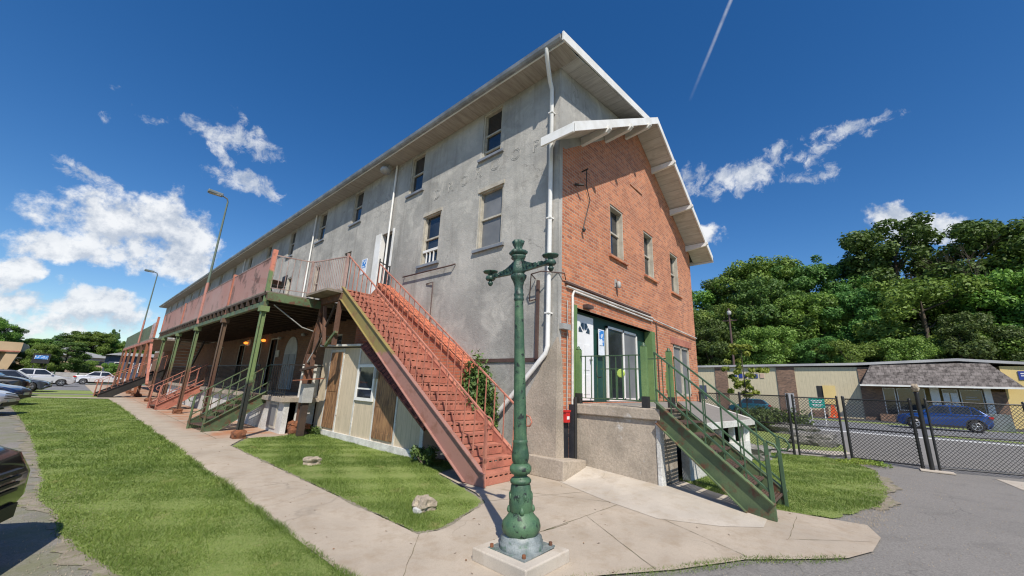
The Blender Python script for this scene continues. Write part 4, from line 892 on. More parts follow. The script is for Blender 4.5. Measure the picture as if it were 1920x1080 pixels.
m = MB(); fbox(m, FS, 9.70, 9.82, -.10, -.02, 1.72, 2.0); m.build('switch_box', 'greybox', sh)

# ================================================================== LAMP POST
lx, ly = 3.33, 2.75
lp = thing('lamp_post', 'ornate green cast iron lamp post with two bare arms and a leafy finial', 'lamp post', (lx, ly, .12)); lamp_root = lp
pl = MB().box(lx-.34, lx+.34, ly-.34, ly+.34, 0, .12); 
tag(pl.build('lamp_plinth', 'concrete_lt', None, bevel=.012), 'square concrete pad under the green lamp post', 'concrete pad')
c0 = (lx, ly, 0)
def slim(pr): return [(r_*.9, z_) for r_, z_ in pr]
MB().box(lx-.235, lx+.235, ly-.235, ly+.235, .12, .138).build('base_plate', 'lampgrey', lp)
for sx in (-1, 1):
    for sy in (-1, 1): MB().lathe([(.018, 0), (.018, .03), (.0, .036)], 6, (lx+sx*.205, ly+sy*.205, .138)).build('bolt', 'rust', lp)
MB().lathe(([(.215, .138), (.215, .19), (.20, .20), (.205, .225), (.17, .25), (.165, .26)]), 28, c0).build('base_ring', 'lampgrey', lp)
MB().lathe(([(.165, .25), (.186, .28), (.192, .32), (.18, .37), (.15, .40), (.125, .43), (.118, .45)]), 28, c0, wob=lambda a, z: .02*math.cos(8*a)).build('bell', 'lampgreen', lp)
def scroll(a, z): return .10*max(0, math.cos(4*a))*math.sin(min(1, max(0, (z-.43)/.27))*PI)
MB().lathe(slim([(.118, .43), (.128, .47), (.134, .52), (.128, .58), (.118, .64), (.112, .68), (.105, .70)]), 40, c0, wob=scroll).build('vase', 'lampgreen', lp)
for k in range(4):
    a = PI/4+k*PI/2; m = MB()
    for sgn in (-1, 1):
        pts = []
        for i in range(13):
            t = i/12*3.6*PI/2; rr = .045*(1-i/15); ang = a+sgn*(.28+rr*math.cos(t)*3.5/.6*.6*.5); z = .575+rr*math.sin(t)*1.1
            rad = .114; pts.append((lx+rad*math.cos(ang), ly+rad*math.sin(ang), z))
        m.tube(pts, [.012*(1-i/20) for i in range(13)], 6); m.build('scroll_ornament', 'lampgreen', lp); m = MB()
    m.lathe([(.0, -.04), (.022, -.02), (.026, .0), (.016, .03), (0, .04)], 8, (lx+.117*math.cos(a), ly+.117*math.sin(a), .47)); m.build('drop_ornament', 'lampgreen', lp)
MB().lathe(slim([(.10, .70), (.118, .715), (.122, .735), (.105, .755), (.075, .77), (.075, .785), (.11, .80), (.126, .83), (.124, .86), (.10, .885), (.08, .895)]), 28, c0).build('turned_rings', 'lampgreen', lp)
MB().lathe(slim([(.078, .89), (.092, .92), (.098, .97), (.088, 1.03), (.082, 1.09), (.088, 1.105), (.078, 1.12)]), 30, c0, wob=lambda a, z: .05*math.cos(10*a)*(1 if z < 1.04 else 0)).build('leaf_collar', 'lampgreen', lp)
flute = lambda a, z: -.05*max(0, math.cos(9*a)) if z < 1.75 else 0
MB().lathe(slim([(.077, 1.11), (.075, 1.3), (.072, 1.5), (.069, 1.74), (.068, 1.78), (.063, 2.1), (.058, 2.4), (.054, 2.62)]), 36, c0, wob=flute).build('shaft', 'lampgreen', lp)
MB().lathe(slim([(.054, 2.6), (.064, 2.62), (.064, 2.64), (.056, 2.655), (.064, 2.67), (.064, 2.69), (.055, 2.70), (.056, 2.78), (.075, 2.84), (.10, 2.88), (.105, 2.905), (.085, 2.92)]), 24, c0).build('capital', 'lampdark', lp)
m = MB().lathe(slim([(.06, 2.91), (.085, 2.94), (.082, 3.0), (.072, 3.06), (.07, 3.10), (.10, 3.125), (.10, 3.14), (.06, 3.15)]), 20, c0, wob=lambda a, z: .1*math.cos(4*a)); m.build('hub', 'lampdark', lp)
for sg, nm in ((-1, 'near'), (1, 'far')):
    m = MB(); prof = []
    n = 10
    for i in range(n+1):
        t = i/n; y = ly+sg*(.06+.40*t); zt = 3.09-.13*(1-(1-t)**2)*1.0+.03*t*t; zb = 2.94+.02*t; prof.append((y, zt, zb))
    pts = [(lx-.022, y, zt) for y, zt, zb in prof]+[(lx-.022, y, zb) for y, zt, zb in reversed(prof)]
    m.prism(pts, (.044, 0, 0)); 
    for i in range(7): y = ly+sg*(.1+.05*i); m.rock((lx, y, 3.0-.004*i), (.034, .022, .03), i, 1)
    a_ = m.build('arm', 'lampdark', lp)
    ye = ly+sg*.46
    MB().lathe([(.0, 2.86), (.018, 2.87), (.03, 2.89), (.034, 2.905), (.018, 2.925), (.02, 2.94)], 12, (lx, ye, 0)).build('pendant', 'lampdark', a_)
    MB().lathe([(.05, 2.94), (.062, 2.96), (.05, 2.99), (.03, 3.0), (.03, 3.02), (.085, 3.035), (.092, 3.05), (.06, 3.06)], 18, (lx, ye, 0)).build('lamp_cup', 'lampdark', a_)
m = MB().lathe(slim([(.06, 3.14), (.085, 3.155), (.108, 3.175), (.112, 3.195), (.09, 3.215), (.05, 3.225), (.045, 3.24), (.05, 3.26), (.065, 3.29), (.078, 3.33), (.07, 3.335), (.05, 3.32), (.0, 3.335)]), 30, c0, wob=lambda a, z: .13*math.cos(6*a)); m.build('finial', 'lampdark', lp)

lamp_root.rotation_mode = 'QUATERNION'
from mathutils import Quaternion
lamp_root.rotation_quaternion = Quaternion((-.749, -.663, 0), R(2.6))      # the post leans a little
# ================================================================== STREET LIGHTS
for x, y, zt, lab in ((3.42, 21.8, 9.75, 'tall leaning street light rising through the pink deck railing'), (3.3, 42.8, 9.5, 'farther street light standing behind the green deck panels')):
    sl_ = thing('street_light', lab, 'street light', (x, y, 3.8), 'street lights along the deck')
    MB().tube([(x, y, 3.81 if y < 30 else 3.85), (x, y, 5.6), (x, y, 5.75), (x, y, zt)], [.07, .065, .05, .035], 10).build('pole', 'polemat', sl_)
    MB().tube([(x, y, zt-.02), (x-.05, y-.02, zt+.12), (x-.3, y-.1, zt+.18)], .035, 8).build('arm', 'polesteel', sl_)
    q = MB().prism([(x-.85, y-.32, zt+.10), (x-.25, y-.24, zt+.10), (x-.25, y-.0, zt+.10), (x-.85, y-.06, zt+.10)], (0, 0, .14)); q.build('lamp_head', 'polesteel', sl_, bevel=.03)
    MB().box(x-.78, x-.35, y-.26, y-.07, zt+.085, zt+.099).build('lamp_glass', 'cream', sl_)

# ================================================================== FENCE AND GATES
def chain_panel(y0, y1, x0, x1, z0, z1, parent, name='chain_mesh', step=.085):
    """diamond wire mesh between two points of a fence line (real crossing wires, flat ribbons)"""
    A = Vector((x0, y0, 0)); Bv = Vector((x1, y1, 0)); Ln = (Bv-A).length; H = z1-z0; d = (Bv-A)/Ln; m = MB(); w_ = .0058
    n = int((Ln+H)/step)
    for sgn in (1, -1):
        for i in range(n+1):
            s = i*step
            # line: u - s = -+ z
            if sgn == 1: u0, z_0, u1, z_1 = s, 0, s-H, H
            else: u0, z_0, u1, z_1 = s-H, 0, s, H
            def clip(u0, z_0, u1, z_1):
                if u1 < u0: u0, z_0, u1, z_1 = u1, z_1, u0, z_0
                if u1 <= 0 or u0 >= Ln: return None
                if u0 < 0: t = (0-u0)/(u1-u0); z_0 = z_0+(z_1-z_0)*t; u0 = 0
                if u1 > Ln: t = (Ln-u0)/(u1-u0); z_1 = z_0+(z_1-z_0)*t; u1 = Ln
                return u0, z_0, u1, z_1
            c = clip(u0, z_0, u1, z_1)
            if not c: continue
            a = A+d*c[0]+Vector((0, 0, z0+c[1])); b = A+d*c[2]+Vector((0, 0, z0+c[3])); dd = (b-a)
            if dd.length < .02: continue
            k = dd.cross(Vector((-d.y, d.x, 0))).normalized()*w_; off = Vector((.002*sgn, 0, 0))
            m.quad(a-k+off, b-k+off, b+k+off, a+k+off)
    return m.build(name, 'wire', parent)
def post_(m, x, y, h, w_=.04): m.tube([(x, y, 0), (x, y, h)], w_, 8); m.lathe([(w_*1.15, 0), (w_*1.1, .03), (0, .05)], 8, (x, y, h))
FXX = 15.3
def fence_thing(name, label, cat, y0, y1, x0, x1, H, posts, rails=(.06, 1.0), group=None, gate=False):
    t = thing(name, label, cat, (x0, y0, 0), group)
    for u in posts:
        m = MB(); x, y = x0+(x1-x0)*u, y0+(y1-y0)*u; post_(m, x, y, H+.04, .028 if gate else .036); m.build('post', 'fenceblack', t)
    for z in (.08, .88, H):
        m = MB(); m.tube([(x0, y0, z), (x1, y1, z)], .020, 6); m.build('rail', 'fenceblack', t)
    chain_panel(y0, y1, x0, x1, .08, H, t)
    return t
fence_thing('chain_link_fence', 'black chain link fence running from the brick building to the narrow gate', 'fence', 4.62, 1.90, 15.45, 15.15, 1.72, (.02, .5, 1.0))
fence_thing('pedestrian_gate', 'narrow black chain link gate between two pairs of posts', 'gate', 1.78, .72, 15.2, 15.45, 1.70, (0, 1), gate=True)
fence_thing('chain_link_fence', 'short black chain link panel between narrow gate and driveway gate', 'fence', .58, -.86, 15.5, 15.35, 1.70, (0, .97))
gp = MB(); post_(gp, 15.3, -.98, 1.92, .05); tag(gp.build('gate_post', 'fenceblack'), 'thick black gate post with rock lump on top at driveway gate', 'post')
tag(MB().rock((15.3, -.98, 2.05), (.09, .08, .11), 3, 2).build('post_rock', 'stone'), 'pale lump of stone sitting on the thick black gate post', 'stone')
fence_thing('driveway_gate', 'wide black chain link driveway gate reaching out of frame', 'gate', -1.12, -4.6, 15.35, 16.6, 1.72, (0, .5, 1), gate=True)
tag(MB().box(14.95, 15.35, -1.35, -.75, 0, .02).build('gate_footing', 'concrete_lt'), None, kind='structure')
sheet('concrete_strip', [(11.5, -2.4), (15.2, -2.0), (15.4, -9), (11.5, -9)], -.004, 'concrete_lt')

# ================================================================== VEHICLES
def vehicle(name, label, loc, heading, paint, L_=4.6, W=1.82, H=1.66, kind='suv', group=None, rim='rim', clad=True, plate=False):
    t = thing(name, label, 'car', (0, 0, 0), group); LOCAL.add(t.name)
    hl = L_/2; rW = .36 if kind == 'suv' else .32; gc = .22 if kind == 'suv' else .17
    belt = H*.635; hood = H*.61 if kind == 'suv' else H*.56
    fx, rx = hl-.88, -hl+.82
    def arch(cx, r): return [(cx+r*math.cos(a), rW+r*math.sin(a)) for a in [PI*i/10 for i in range(11)]]
    ra = rW+.06
    low = [(hl-.25, gc+.02)]+[(x, max(z, gc)) for x, z in arch(fx, ra)]+[(x, max(z, gc)) for x, z in arch(rx, ra)]+[(-hl+.2, gc+.05)]
    tailz = belt+.03 if kind != 'sedan' else belt+.02
    upp = [(-hl+.02, .55), (-hl+.03, .80), (-hl+.12, tailz), (-hl+.45, belt+.05), (-.2, belt), (hl-1.28, belt-.01), (hl-.95, hood+.01), (hl-.45, hood-.06), (hl-.12, hood-.17), (hl, hood-.34), (hl+.01, .48), (hl-.06, gc+.12)]
    outline = low+upp
    def layer(k):    # k 0..1 from side face inwards
        y = W/2*(1, .985, .93, .80)[k]; pts = []
        for x, z in outline:
            sx = (.12, .05, .015, 0)[k]*2.0; f = max(0, (abs(x)-(hl-.75))/.75)
            xx = x-math.copysign(f*f*sx, x); zz = z
            if z > belt-.3: zz = z-(.075, .035, .01, 0)[k]*min(1, (z-belt+.3)/.3)
            yy = y*(1-.10*f*f)
            pts.append((xx, yy, zz))
        return pts
    m = MB(); n = len(outline); layers = [layer(0), layer(1), layer(2), layer(3)]
    allL = layers+[[(x, -y, z) for x, y, z in l] for l in reversed(layers)]
    vs = [p for l in allL for p in l]; fs = []
    for j in range(len(allL)-1):
        for i in range(n): fs.append((j*n+i, j*n+(i+1) % n, (j+1)*n+(i+1) % n, (j+1)*n+i))
    m.add(vs, fs); m.add(allL[0], [tuple(range(n))]); m.add(allL[-1], [tuple(range(n))[::-1]])
    body = m.build('body', paint, t)
    for p_ in body.data.polygons: p_.use_smooth = len(p_.vertices) == 4
    # cabin
    if kind == 'suv': cab = [(-hl+.22, belt), (-hl+.70, H-.13), (-hl+1.15, H-.025), (-.15, H), (.25, H-.06), (hl-1.15, belt)]
    elif kind == 'hatch': cab = [(-hl+.15, belt), (-hl+.62, H-.10), (-hl+1.0, H-.01), (.1, H), (.5, H-.07), (hl-1.05, belt)]
    else: cab = [(-hl+.75, belt), (-hl+1.45, H-.07), (-hl+1.9, H-.005), (-.05, H), (.35, H-.06), (hl-1.35, belt)]
    def wy(z): return (W/2-.06)-(z-belt)/(H-belt)*.20
    for nm, sc_, mat in (('roof', 1, paint),):
        vs = []; 
        for sgn in (1, -1):
            for x, z in cab: vs.append((x, sgn*wy(z), z-(.0 if z < H-.03 else .03)))
        q = MB(); nn_ = len(cab); q.add(vs, [tuple(range(nn_)), tuple(range(nn_, 2*nn_))[::-1]]+[(i, i+1, nn_+i+1, nn_+i) for i in range(nn_-1)])
        # crown of the roof
        q.build('cabin', paint, t, bevel=.025)
    def gl_side(x0, x1, x0t, x1t, sgn, e=.012):
        zb, zt = belt+.045, H-.115
        return [(x0, sgn*(wy(zb)+e), zb), (x1, sgn*(wy(zb)+e), zb), (x1t, sgn*(wy(zt)+e), zt), (x0t, sgn*(wy(zt)+e), zt)]
    def xat(z, seg): (xa, za), (xb, zb) = seg; return xa+(xb-xa)*(z-za)/(zb-za)
    rs, fs_ = (cab[0], cab[1]), (cab[5], cab[4]); zb, zt = belt+.05, H-.13
    rb, rt = xat(zb, rs)+.12, xat(zt, rs)+.14; fb, ft = xat(zb, fs_)-.12, xat(zt, fs_)-.10
    for sgn in (1, -1):
        mid_ = (rb+fb)/2+.05; q3 = rb+(mid_-rb)*.36
        spans = [(rb, mid_-.04, rt, mid_-.05), (mid_+.04, fb, mid_+.03, ft)]
        if kind == 'suv': spans = [(rb, q3-.03, rt, q3-.02), (q3+.03, mid_-.04, q3+.03, mid_-.05), (mid_+.04, fb, mid_+.03, ft)]
        for a, b, c, d in spans:
            q = MB().quad(*gl_side(a, b, c, d, sgn)); q.build('window', 'carglass', t)
        q = MB().box(fb-.12, fb+.02, sgn*(W/2-.02)-.0 if sgn > 0 else -W/2-.12, sgn*(W/2)+.14 if sgn > 0 else -W/2+.02, belt+.02, belt+.15); q.build('mirror', paint, t, bevel=.02)
        for xd in (mid_, fb-.02, rb+.05): pass
        q = MB().box(mid_-.30, mid_-.14, sgn*W/2*.985-.012, sgn*W/2*.985+.012, belt-.16, belt-.13); q.build('door_handle', paint, t)
        ln = MB()
        for xd in (mid_, rb+.35): ln.box(xd-.004, xd+.004, sgn*W/2-.006, sgn*W/2+.002, gc+.15, belt-.06)
        ln.build('door_gap', 'plastic', t)
    def face(seg, e, w_=.88, lo=.08, hi=.05):
        (xa, za), (xb, zb_) = seg; d_ = Vector((xb-xa, 0, zb_-za)); nrm = Vector((d_.z, 0, -d_.x)).normalized(); nrm = nrm if nrm.x*e > 0 else -nrm
        a = Vector((xa, 0, za))+d_*lo+nrm*.01; b = Vector((xb, 0, zb_))-d_*hi*.5+nrm*.01
        return [(a.x, -wy(a.z)*.93, a.z), (a.x, wy(a.z)*.93, a.z), (b.x, wy(b.z)*.9, b.z), (b.x, -wy(b.z)*.9, b.z)]
    MB().quad(*face(fs_, 1)).build('windscreen', 'carglass', t); MB().quad(*face(rs, -1)).build('rear_window', 'carglass', t)
    for cx in (fx, rx):
        for sgn in (1, -1):
            yc = sgn*(W/2-.11); w_ = .11
            tt = MB().lathe([(rW*.62, -w_), (rW*.94, -w_), (rW, -w_*.7), (rW, w_*.7), (rW*.94, w_), (rW*.62, w_)], 28, (cx, yc, rW), 'y').build('wheel', 'tire', t)
            q = MB(); yo = yc+sgn*w_*.92
            q.lathe([(rW*.64, -.01), (rW*.66, .012), (rW*.58, .012), (rW*.57, -.01)], 24, (cx, yo, rW), 'y'); q.lathe([(0, -.012), (.06, -.012), (.06, .015), (0, .02)], 10, (cx, yo, rW), 'y')
            for k in range(5):
                a = k*2*PI/5+.3; q.bar((cx+.04*math.cos(a), yo, rW+.04*math.sin(a)), (cx+rW*.6*math.cos(a), yo, rW+rW*.6*math.sin(a)), .055, .03, up=(0, 1, 0))
            q.build('rim', rim, tt); MB().lathe([(0, -.01), (rW*.6, -.01), (rW*.6, .0), (0, 0)], 20, (cx, yc+sgn*w_*.5, rW), 'y').build('brake_disc', 'plastic', tt)
    # dark wheel housings and underside
    MB().box(-hl+.3, hl-.3, -W/2+.24, W/2-.24, gc-.02, gc+.45).build('underbody', 'plastic', t)
    if clad:
        for sgn in (1, -1):
            q = MB()
            q.box(rx+ra+.02, fx-ra-.02, sgn*W/2-.012, sgn*W/2+.012, gc-.005, gc+.13)
            for cx in (fx, rx):
                for i in range(10):
                    a0, a1 = PI*i/10, PI*(i+1)/10
                    p = [(cx+r_*math.cos(a), sgn*(W/2+.006), rW+r_*math.sin(a)) for r_, a in ((ra-.005, a0), (ra+.055, a0), (ra+.055, a1), (ra-.005, a1))]
                    q.prism(p, (0, -sgn*.03, 0))
            q.build('wheel_arch_trim', 'plastic', t)
    for sgn in (1, -1):
        q = MB().hexa([(hl-.42, sgn*(W/2-.085), hood-.27), (hl-.10, sgn*(W/2-.26), hood-.30), (hl-.10, sgn*(W/2-.55), hood-.28), (hl-.3, sgn*(W/2-.4), hood-.26), (hl-.48, sgn*(W/2-.085), hood-.14), (hl-.18, sgn*(W/2-.24), hood-.19), (hl-.16, sgn*(W/2-.5), hood-.19), (hl-.4, sgn*(W/2-.4), hood-.14)])
        for i, v_ in enumerate(q.v): q.v[i] = (v_[0]+.035, v_[1]+sgn*.02, v_[2])
        q.build('headlight', 'headlight', t)
        q = MB().box(-hl-.0, -hl+.22, sgn*(W/2-.07)-.10, sgn*(W/2-.07)+.03, belt-.20, belt-.04); q.build('tail_light', 'taillight', t, bevel=.02)
    q = MB()
    for i in range(4): q.box(hl-.02, hl+.022, -W*.28, W*.28, .56+i*.055, .585+i*.055)
    q.box(hl-.05, hl+.018, -W*.33, W*.33, .32, .44); q.build('grille', 'plastic', t)
    MB().box(hl+.012, hl+.03, -.26, .26, .44, .55).build('number_plate', 'plate', t); MB().box(-hl-.012, -hl+.05, -.26, .26, .62, .74).build('number_plate', 'plate', t)
    t.location = loc; t.rotation_euler = (0, 0, heading)
    return t
P_ = {k: carpaint(k, c) for k, c in dict(paint_black=(.012, .013, .016), paint_white=(.7, .7, .7), paint_navy=(.015, .03, .085), paint_silver=(.62, .62, .62), paint_grey=(.05, .06, .085), paint_blue=(.004, .045, .21), paint_green=(.02, .10, .07)).items()}
def park(nx, ny, hd, Ln):   # place by nose centre
    return (nx-math.cos(hd)*Ln/2, ny-math.sin(hd)*Ln/2, 0)
h0 = R(-20)
vehicle('parked_car', 'black car at the lower left frame edge with only its nose showing', park(-.27, 5.42, h0, 4.7), h0, P_['paint_black'], L_=4.7, W=1.86, H=1.68, group=None)
G = 'cars parked in the left lot'; h1 = R(-14)
vehicle('parked_car', 'pale silver car nearest behind the lawn corner, headlight at the frame edge', park(-1.08, 22.5, h1, 4.6), h1, P_['paint_silver'], H=1.5, kind='sedan', clad=False, group=G)
vehicle('parked_car', 'dark navy car parked just beyond the pale silver car', park(-1.0, 28.0, h1, 4.6), h1, P_['paint_navy'], H=1.52, kind='sedan', clad=False, group=G)
vehicle('parked_suv', 'large black car with glinting roof beyond the navy car', park(-1.3, 37.0, R(-6), 4.9), R(-6), P_['paint_black'], L_=4.9, H=1.78, group=G)
vehicle('parked_car', 'dark grey car half hidden between black car and silver wagon', park(-.55, 43.5, R(-4), 4.4), R(-4), P_['paint_grey'], L_=4.4, H=1.45, kind='hatch', clad=False, group=G)
vehicle('parked_car', 'silver white sedan seen side on at the end of the parking lot', park(.74, 57.5, 0, 4.9), 0, P_['paint_silver'], L_=4.9, W=1.86, H=1.56, kind='sedan', clad=False, group=G)
vehicle('parked_car', 'white car far off beyond the crossing road, by the deck stairs', park(5.2, 66, 0, 4.6), 0, P_['paint_white'], H=1.5, kind='sedan', clad=False, group=G)
vehicle('parked_suv', 'small white car in the far lot beyond the road in front of the pink house', (3.3, 112, 0), R(-80), P_['paint_white'], H=1.8, group=G)
vehicle('blue_suv', 'bright blue car on the street in front of the shingle shop', (40.6, -3.55, .0), R(90), P_['paint_blue'], L_=4.5, W=1.86, H=1.68)
vehicle('teal_car', 'small teal hatchback parked against the yellow metal wall', (49.5, 9.7, 0), R(100), MT['tealcar'], L_=3.9, W=1.7, H=1.5, kind='hatch', clad=False)

# ================================================================== SHOP BUILDING ACROSS THE ROAD
XB = 52.2
sb_ = thing('shop_building', 'low building across the road with yellow metal panels and a shingle shopfront', 'building', (XB+6, 5, 0))
def bx(name, mat, x0, x1, y0, y1, z0, z1, label=None, parent=sb_): return MB().box(x0, x1, y0, y1, z0, z1).build(name, mat, parent, label=label)
for y0, y1 in ((13.5, 18), (7.25, 12.15), (.45, 5.6)): bx('cladding', 'yellowmetal', XB, XB+14, y0, y1, 0, 4.95)
for y0, y1 in ((12.15, 13.5), (5.6, 7.25), (-2.0, .45)): bx('stone_pier', 'stone_brick', XB-.08, XB+13.9, y0, y1, 0, 4.95)
bx('shop_wall', 'yellowflat', XB+1.0, XB+14, -9.0, -2.0, 0, 5.0); bx('end_wall_panel', 'yellowflat', XB-.06, XB+14, -14, -8.6, 0, 5.0); bx('stone_base', 'stone_brick', XB-.1, XB+.2, -8.6, -7.5, 0, 2.9); bx('stone_base', 'stone_brick', XB-.1, XB+.95, -7.5, -2.0, 0, .95)
MB().prism([(XB-.3, 18, 4.9), (XB-.3, .45, 5.12), (XB-.3, -6.3, 5.45), (XB-.3, -9, 5.2), (XB-.3, -14, 4.8), (XB-.3, -14, 5.0), (XB-.3, -9, 5.42), (XB-.3, -6.3, 5.68), (XB-.3, .45, 5.35), (XB-.3, 18, 5.12)], (14.5, 0, 0)).build('roof_edge', 'greyroof', sb_)
MB().prism([(XB-1.5, .35, 3.2), (XB-1.5, -9.4, 3.25), (XB-.2, -8.0, 5.3), (XB-.2, -.55, 5.15)], (.9, 0, .15)).build('shingle_canopy', 'cedar', sb_)
MB().box(XB-1.6, XB-1.45, -9.5, .45, 3.1, 3.24).build('canopy_edge', 'white', sb_)
for i, (y0, y1, m_) in enumerate(((-1.5, -.9, 'glass'), (-4.1, -1.95, 'glass'), (-5.9, -4.95, 'glass'), (-7.3, -6.0, 'glass'))):
    z0 = .3 if i == 0 else 1.0
    if i == 0: y0, y1 = -1.95, -1.1
    if i == 1: y0, y1 = -3.9, -2.05
    f = bx('shop_window' if i else 'shop_door', 'white', XB-.16, XB-.10, y0, y1, z0, 3.0); bx('pane', 'glass', XB-.18, XB-.161, y0+.07, y1-.07, z0+.07, 2.93, parent=f)
    if i in (2,):
        for yy in (-5.35, -5.82): bx('poster', 'paper', XB-.19, XB-.181, yy, yy+.38, 1.6, 2.7, parent=f)
bx('column', 'white', XB-.5, XB-.2, -4.75, -4.2, .2, 3.15); bx('column', 'white', XB-.5, XB-.2, -7.75, -7.35, .2, 3.15)
for i in range(4): bx('step', 'stone_brick', XB-.5-i*.3, XB-.2-i*.3, -2.3, -.6, 0, .62-i*.15)
bx('side_door', 'greyroof', XB-.11, XB-.09, 5.9, 6.7, .2, 2.2); bx('teal_door', 'bluehouse', XB-.02, XB, 14.6, 15.4, 1.2, 2.8)
for q_, (yy, s_) in enumerate(((11.4, .30), (10.95, .46), (10.45, .36), (9.95, .5), (9.4, .42), (8.85, .5))): bx('sign_block', 'signblue' if q_ < 5 else 'pinkhouse', XB-.06, XB, yy-s_*.8, yy, 3.75, 3.75+s_)
bx('wall_sign', 'signblue', XB-.12, XB-.07, -10.2, -9.5, 3.9, 4.6); bx('open_shutter', 'yellowflat', XB-.12, XB-.06, 2.4, 3.4, 1.25, 3.1); bx('shutter_opening', 'black', XB-.03, XB-.01, 3.3, 3.9, 1.2, 3.05)
# free-standing things on its forecourt
ts = thing('teal_sign', 'small teal sign board with white lettering on the lawn beyond the gate', 'sign', (33.4, 2.6, 0))
MB().box(33.38, 33.42, 2.18, 3.02, 1.12, 1.72).build('board', 'teal', ts); MB().bar((33.4, 2.25, 0), (33.4, 2.25, 1.12), .05).build('leg', 'white', ts); MB().bar((33.4, 2.95, 0), (33.4, 2.95, 1.12), .05).build('leg', 'white', ts)
for zz, a_, b_ in ((1.56, 2.32, 2.9), (1.46, 2.36, 2.84), (1.30, 2.30, 2.88), (1.22, 2.42, 2.8)): MB().box(33.372, 33.379, a_, b_, zz, zz+.05).build('lettering', 'signwhite', ts)
for zz in (4.36, 4.18): MB().box(XB-.125, XB-.121, -10.08, -9.62, zz, zz+.08).build('lettering', 'signwhite', sb_)
for zz, a_, b_ in ((2.35, -6.95, -6.3), (2.15, -7.05, -6.25)): MB().box(XB-.19, XB-.182, a_, b_, zz, zz+.07).build('lettering', 'greyroof', sb_)
oc = thing('orange_barrier', 'bright orange plastic barrier beside the stone steps by the yellow wall', 'barrier', (50.6, 2.7, 0))
MB().prism([(50.6, 3.05, 0), (50.6, 2.85, 0), (50.6, 2.72, .35), (50.6, 2.6, 0), (50.6, 2.35, 0), (50.6, 2.65, 1.2), (50.6, 2.85, 1.2)], (.3, 0, 0)).build('body', 'orange', oc); MB().box(50.55, 50.95, 2.2, 3.25, 0, .06).build('base', 'orange', oc)
tag(MB().box(51.4, 52.1, 3.2, 4.6, 0, .6).prism([(51.4, 3.2, .6), (51.4, 3.9, .6), (51.4, 3.2, 1.0)], (.7, 0, 0)).build('entry_steps', 'stone_brick'), 'dark stone entry steps against the yellow metal wall', 'steps')
tag(MB().prism([(44.6, -7.4, 0), (44.6, -5.9, 0), (44.6, -5.95, 1.15), (44.6, -7.3, 1.15)], (1.2, 0, 0)).build('grey_bin', 'polesteel', bevel=.03), 'large dark grey bin standing behind the blue car', 'bin')
up_ = thing('utility_pole', 'thin dark utility pole in front of the trees above the yellow building', 'pole', (62, 13.5, 0))
MB().tube([(62, 13.5, 0), (62, 13.5, 14)], [.18, .12], 8).build('pole', 'browntrim', up_); q = MB().lathe([(.1, 0), (.28, .05), (.28, .5), (.1, .6)], 10, (61.7, 13.4, 13)); q.build('transformer', 'greybox', up_); MB().bar((62, 12.6, 12.2), (62, 14.4, 12.2), .12).build('crossarm', 'browntrim', up_)
# ================================================================== ROCKS
for i, (c, r_, m_, lab) in enumerate((((19.3, 1.75, .18), (.55, .75, .26), 'rock', 'long grey boulder on the grass seen through the narrow gate'), ((24.0, 3.0, .2), (.5, .9, .3), 'rock', 'farther grey boulder beside the dark bush'), ((13.2, 2.65, .15), (.45, .40, .22), 'rock', 'grey boulder lying by the foot of the green stairs rail'),
                        ((3.55, 4.66, .07), (.125, .12, .10), 'stone', 'squat pale stone block near the lawn corner by the lamp post'), ((3.60, 8.45, .06), (.14, .15, .085), 'stone', 'flat pale stone lying on the small lawn by the sidewalk'))):
    tag(MB().rock(c, r_, i+21, 3).build('boulder' if i < 3 else 'stone_block', m_), lab, 'rock' if i < 3 else 'stone')
tag(MB().box(3.38, 3.50, 4.55, 4.66, 0, .07).build('stone_chip', 'whitewash' if 0 else 'wallwhite', bevel=.012), 'small white stone chip beside the squat pale stone', 'stone')
# loose grit, twigs and dry leaves on the paving
rn = random.Random(44)
def litter(name, label, n, zone, mat, smin, smax, flat=False):
    m = MB()
    for _ in range(n):
        x, y = zone(rn); r_ = rn.uniform(smin, smax); a = rn.uniform(0, PI); z = .013
        if flat: m.add([(x+r_*math.cos(a), y+r_*math.sin(a), z), (x+r_*.4*math.cos(a+1.6), y+r_*.4*math.sin(a+1.6), z+r_*.4), (x-r_*math.cos(a), y-r_*math.sin(a), z+.002), (x-r_*.4*math.cos(a+1.6), y-r_*.4*math.sin(a+1.6), z)], [(0, 1, 2, 3)])
        else: m.add([(x+r_*math.cos(a+k*2.1), y+r_*math.sin(a+k*2.1), 0) for k in range(3)]+[(x, y, z+r_*.8)], [(0, 1, 3), (1, 2, 3), (2, 0, 3)])
    tag(m.build(name, mat), label, 'litter', kind='stuff')
def z_path(r): y = 2.6+9*r.random()**1.5; return (1.98+1.0*r.random(), y)
def z_plaza(r): return (r.uniform(3.2, 7.6), r.uniform(.6, 4.6))
def z_asph(r): return (r.uniform(3.5, 16), r.uniform(-4, .6))
def z_edge(r): t = r.random(); return (7.6+t*4.2+r.gauss(0, .12), .30-t*.28+r.gauss(0, .14))
def z_lot(r): return (r.gauss(.35, .25), r.uniform(3.6, 9))
litter('grit', 'small grit scattered over the concrete paving', 900, z_plaza, 'stone', .0015, .0045)
litter('grit', 'loose gravel scattered over the grey asphalt in front', 2500, z_asph, 'stone', .0015, .006)
litter('grit', 'gravel along the bare edge of the rounded lawn', 1200, z_edge, 'stone', .002, .008)
litter('grit', 'gravel on the mossy lot edge by the long lawn', 900, z_lot, 'stone', .0015, .006)
litter('dry_leaves', 'dry leaves lying on the concrete paving', 60, z_plaza, 'woodbrown', .012, .03, True)
litter('dry_leaves', 'dry leaf bits along the sidewalk', 50, z_path, 'woodbrown', .01, .022, True)

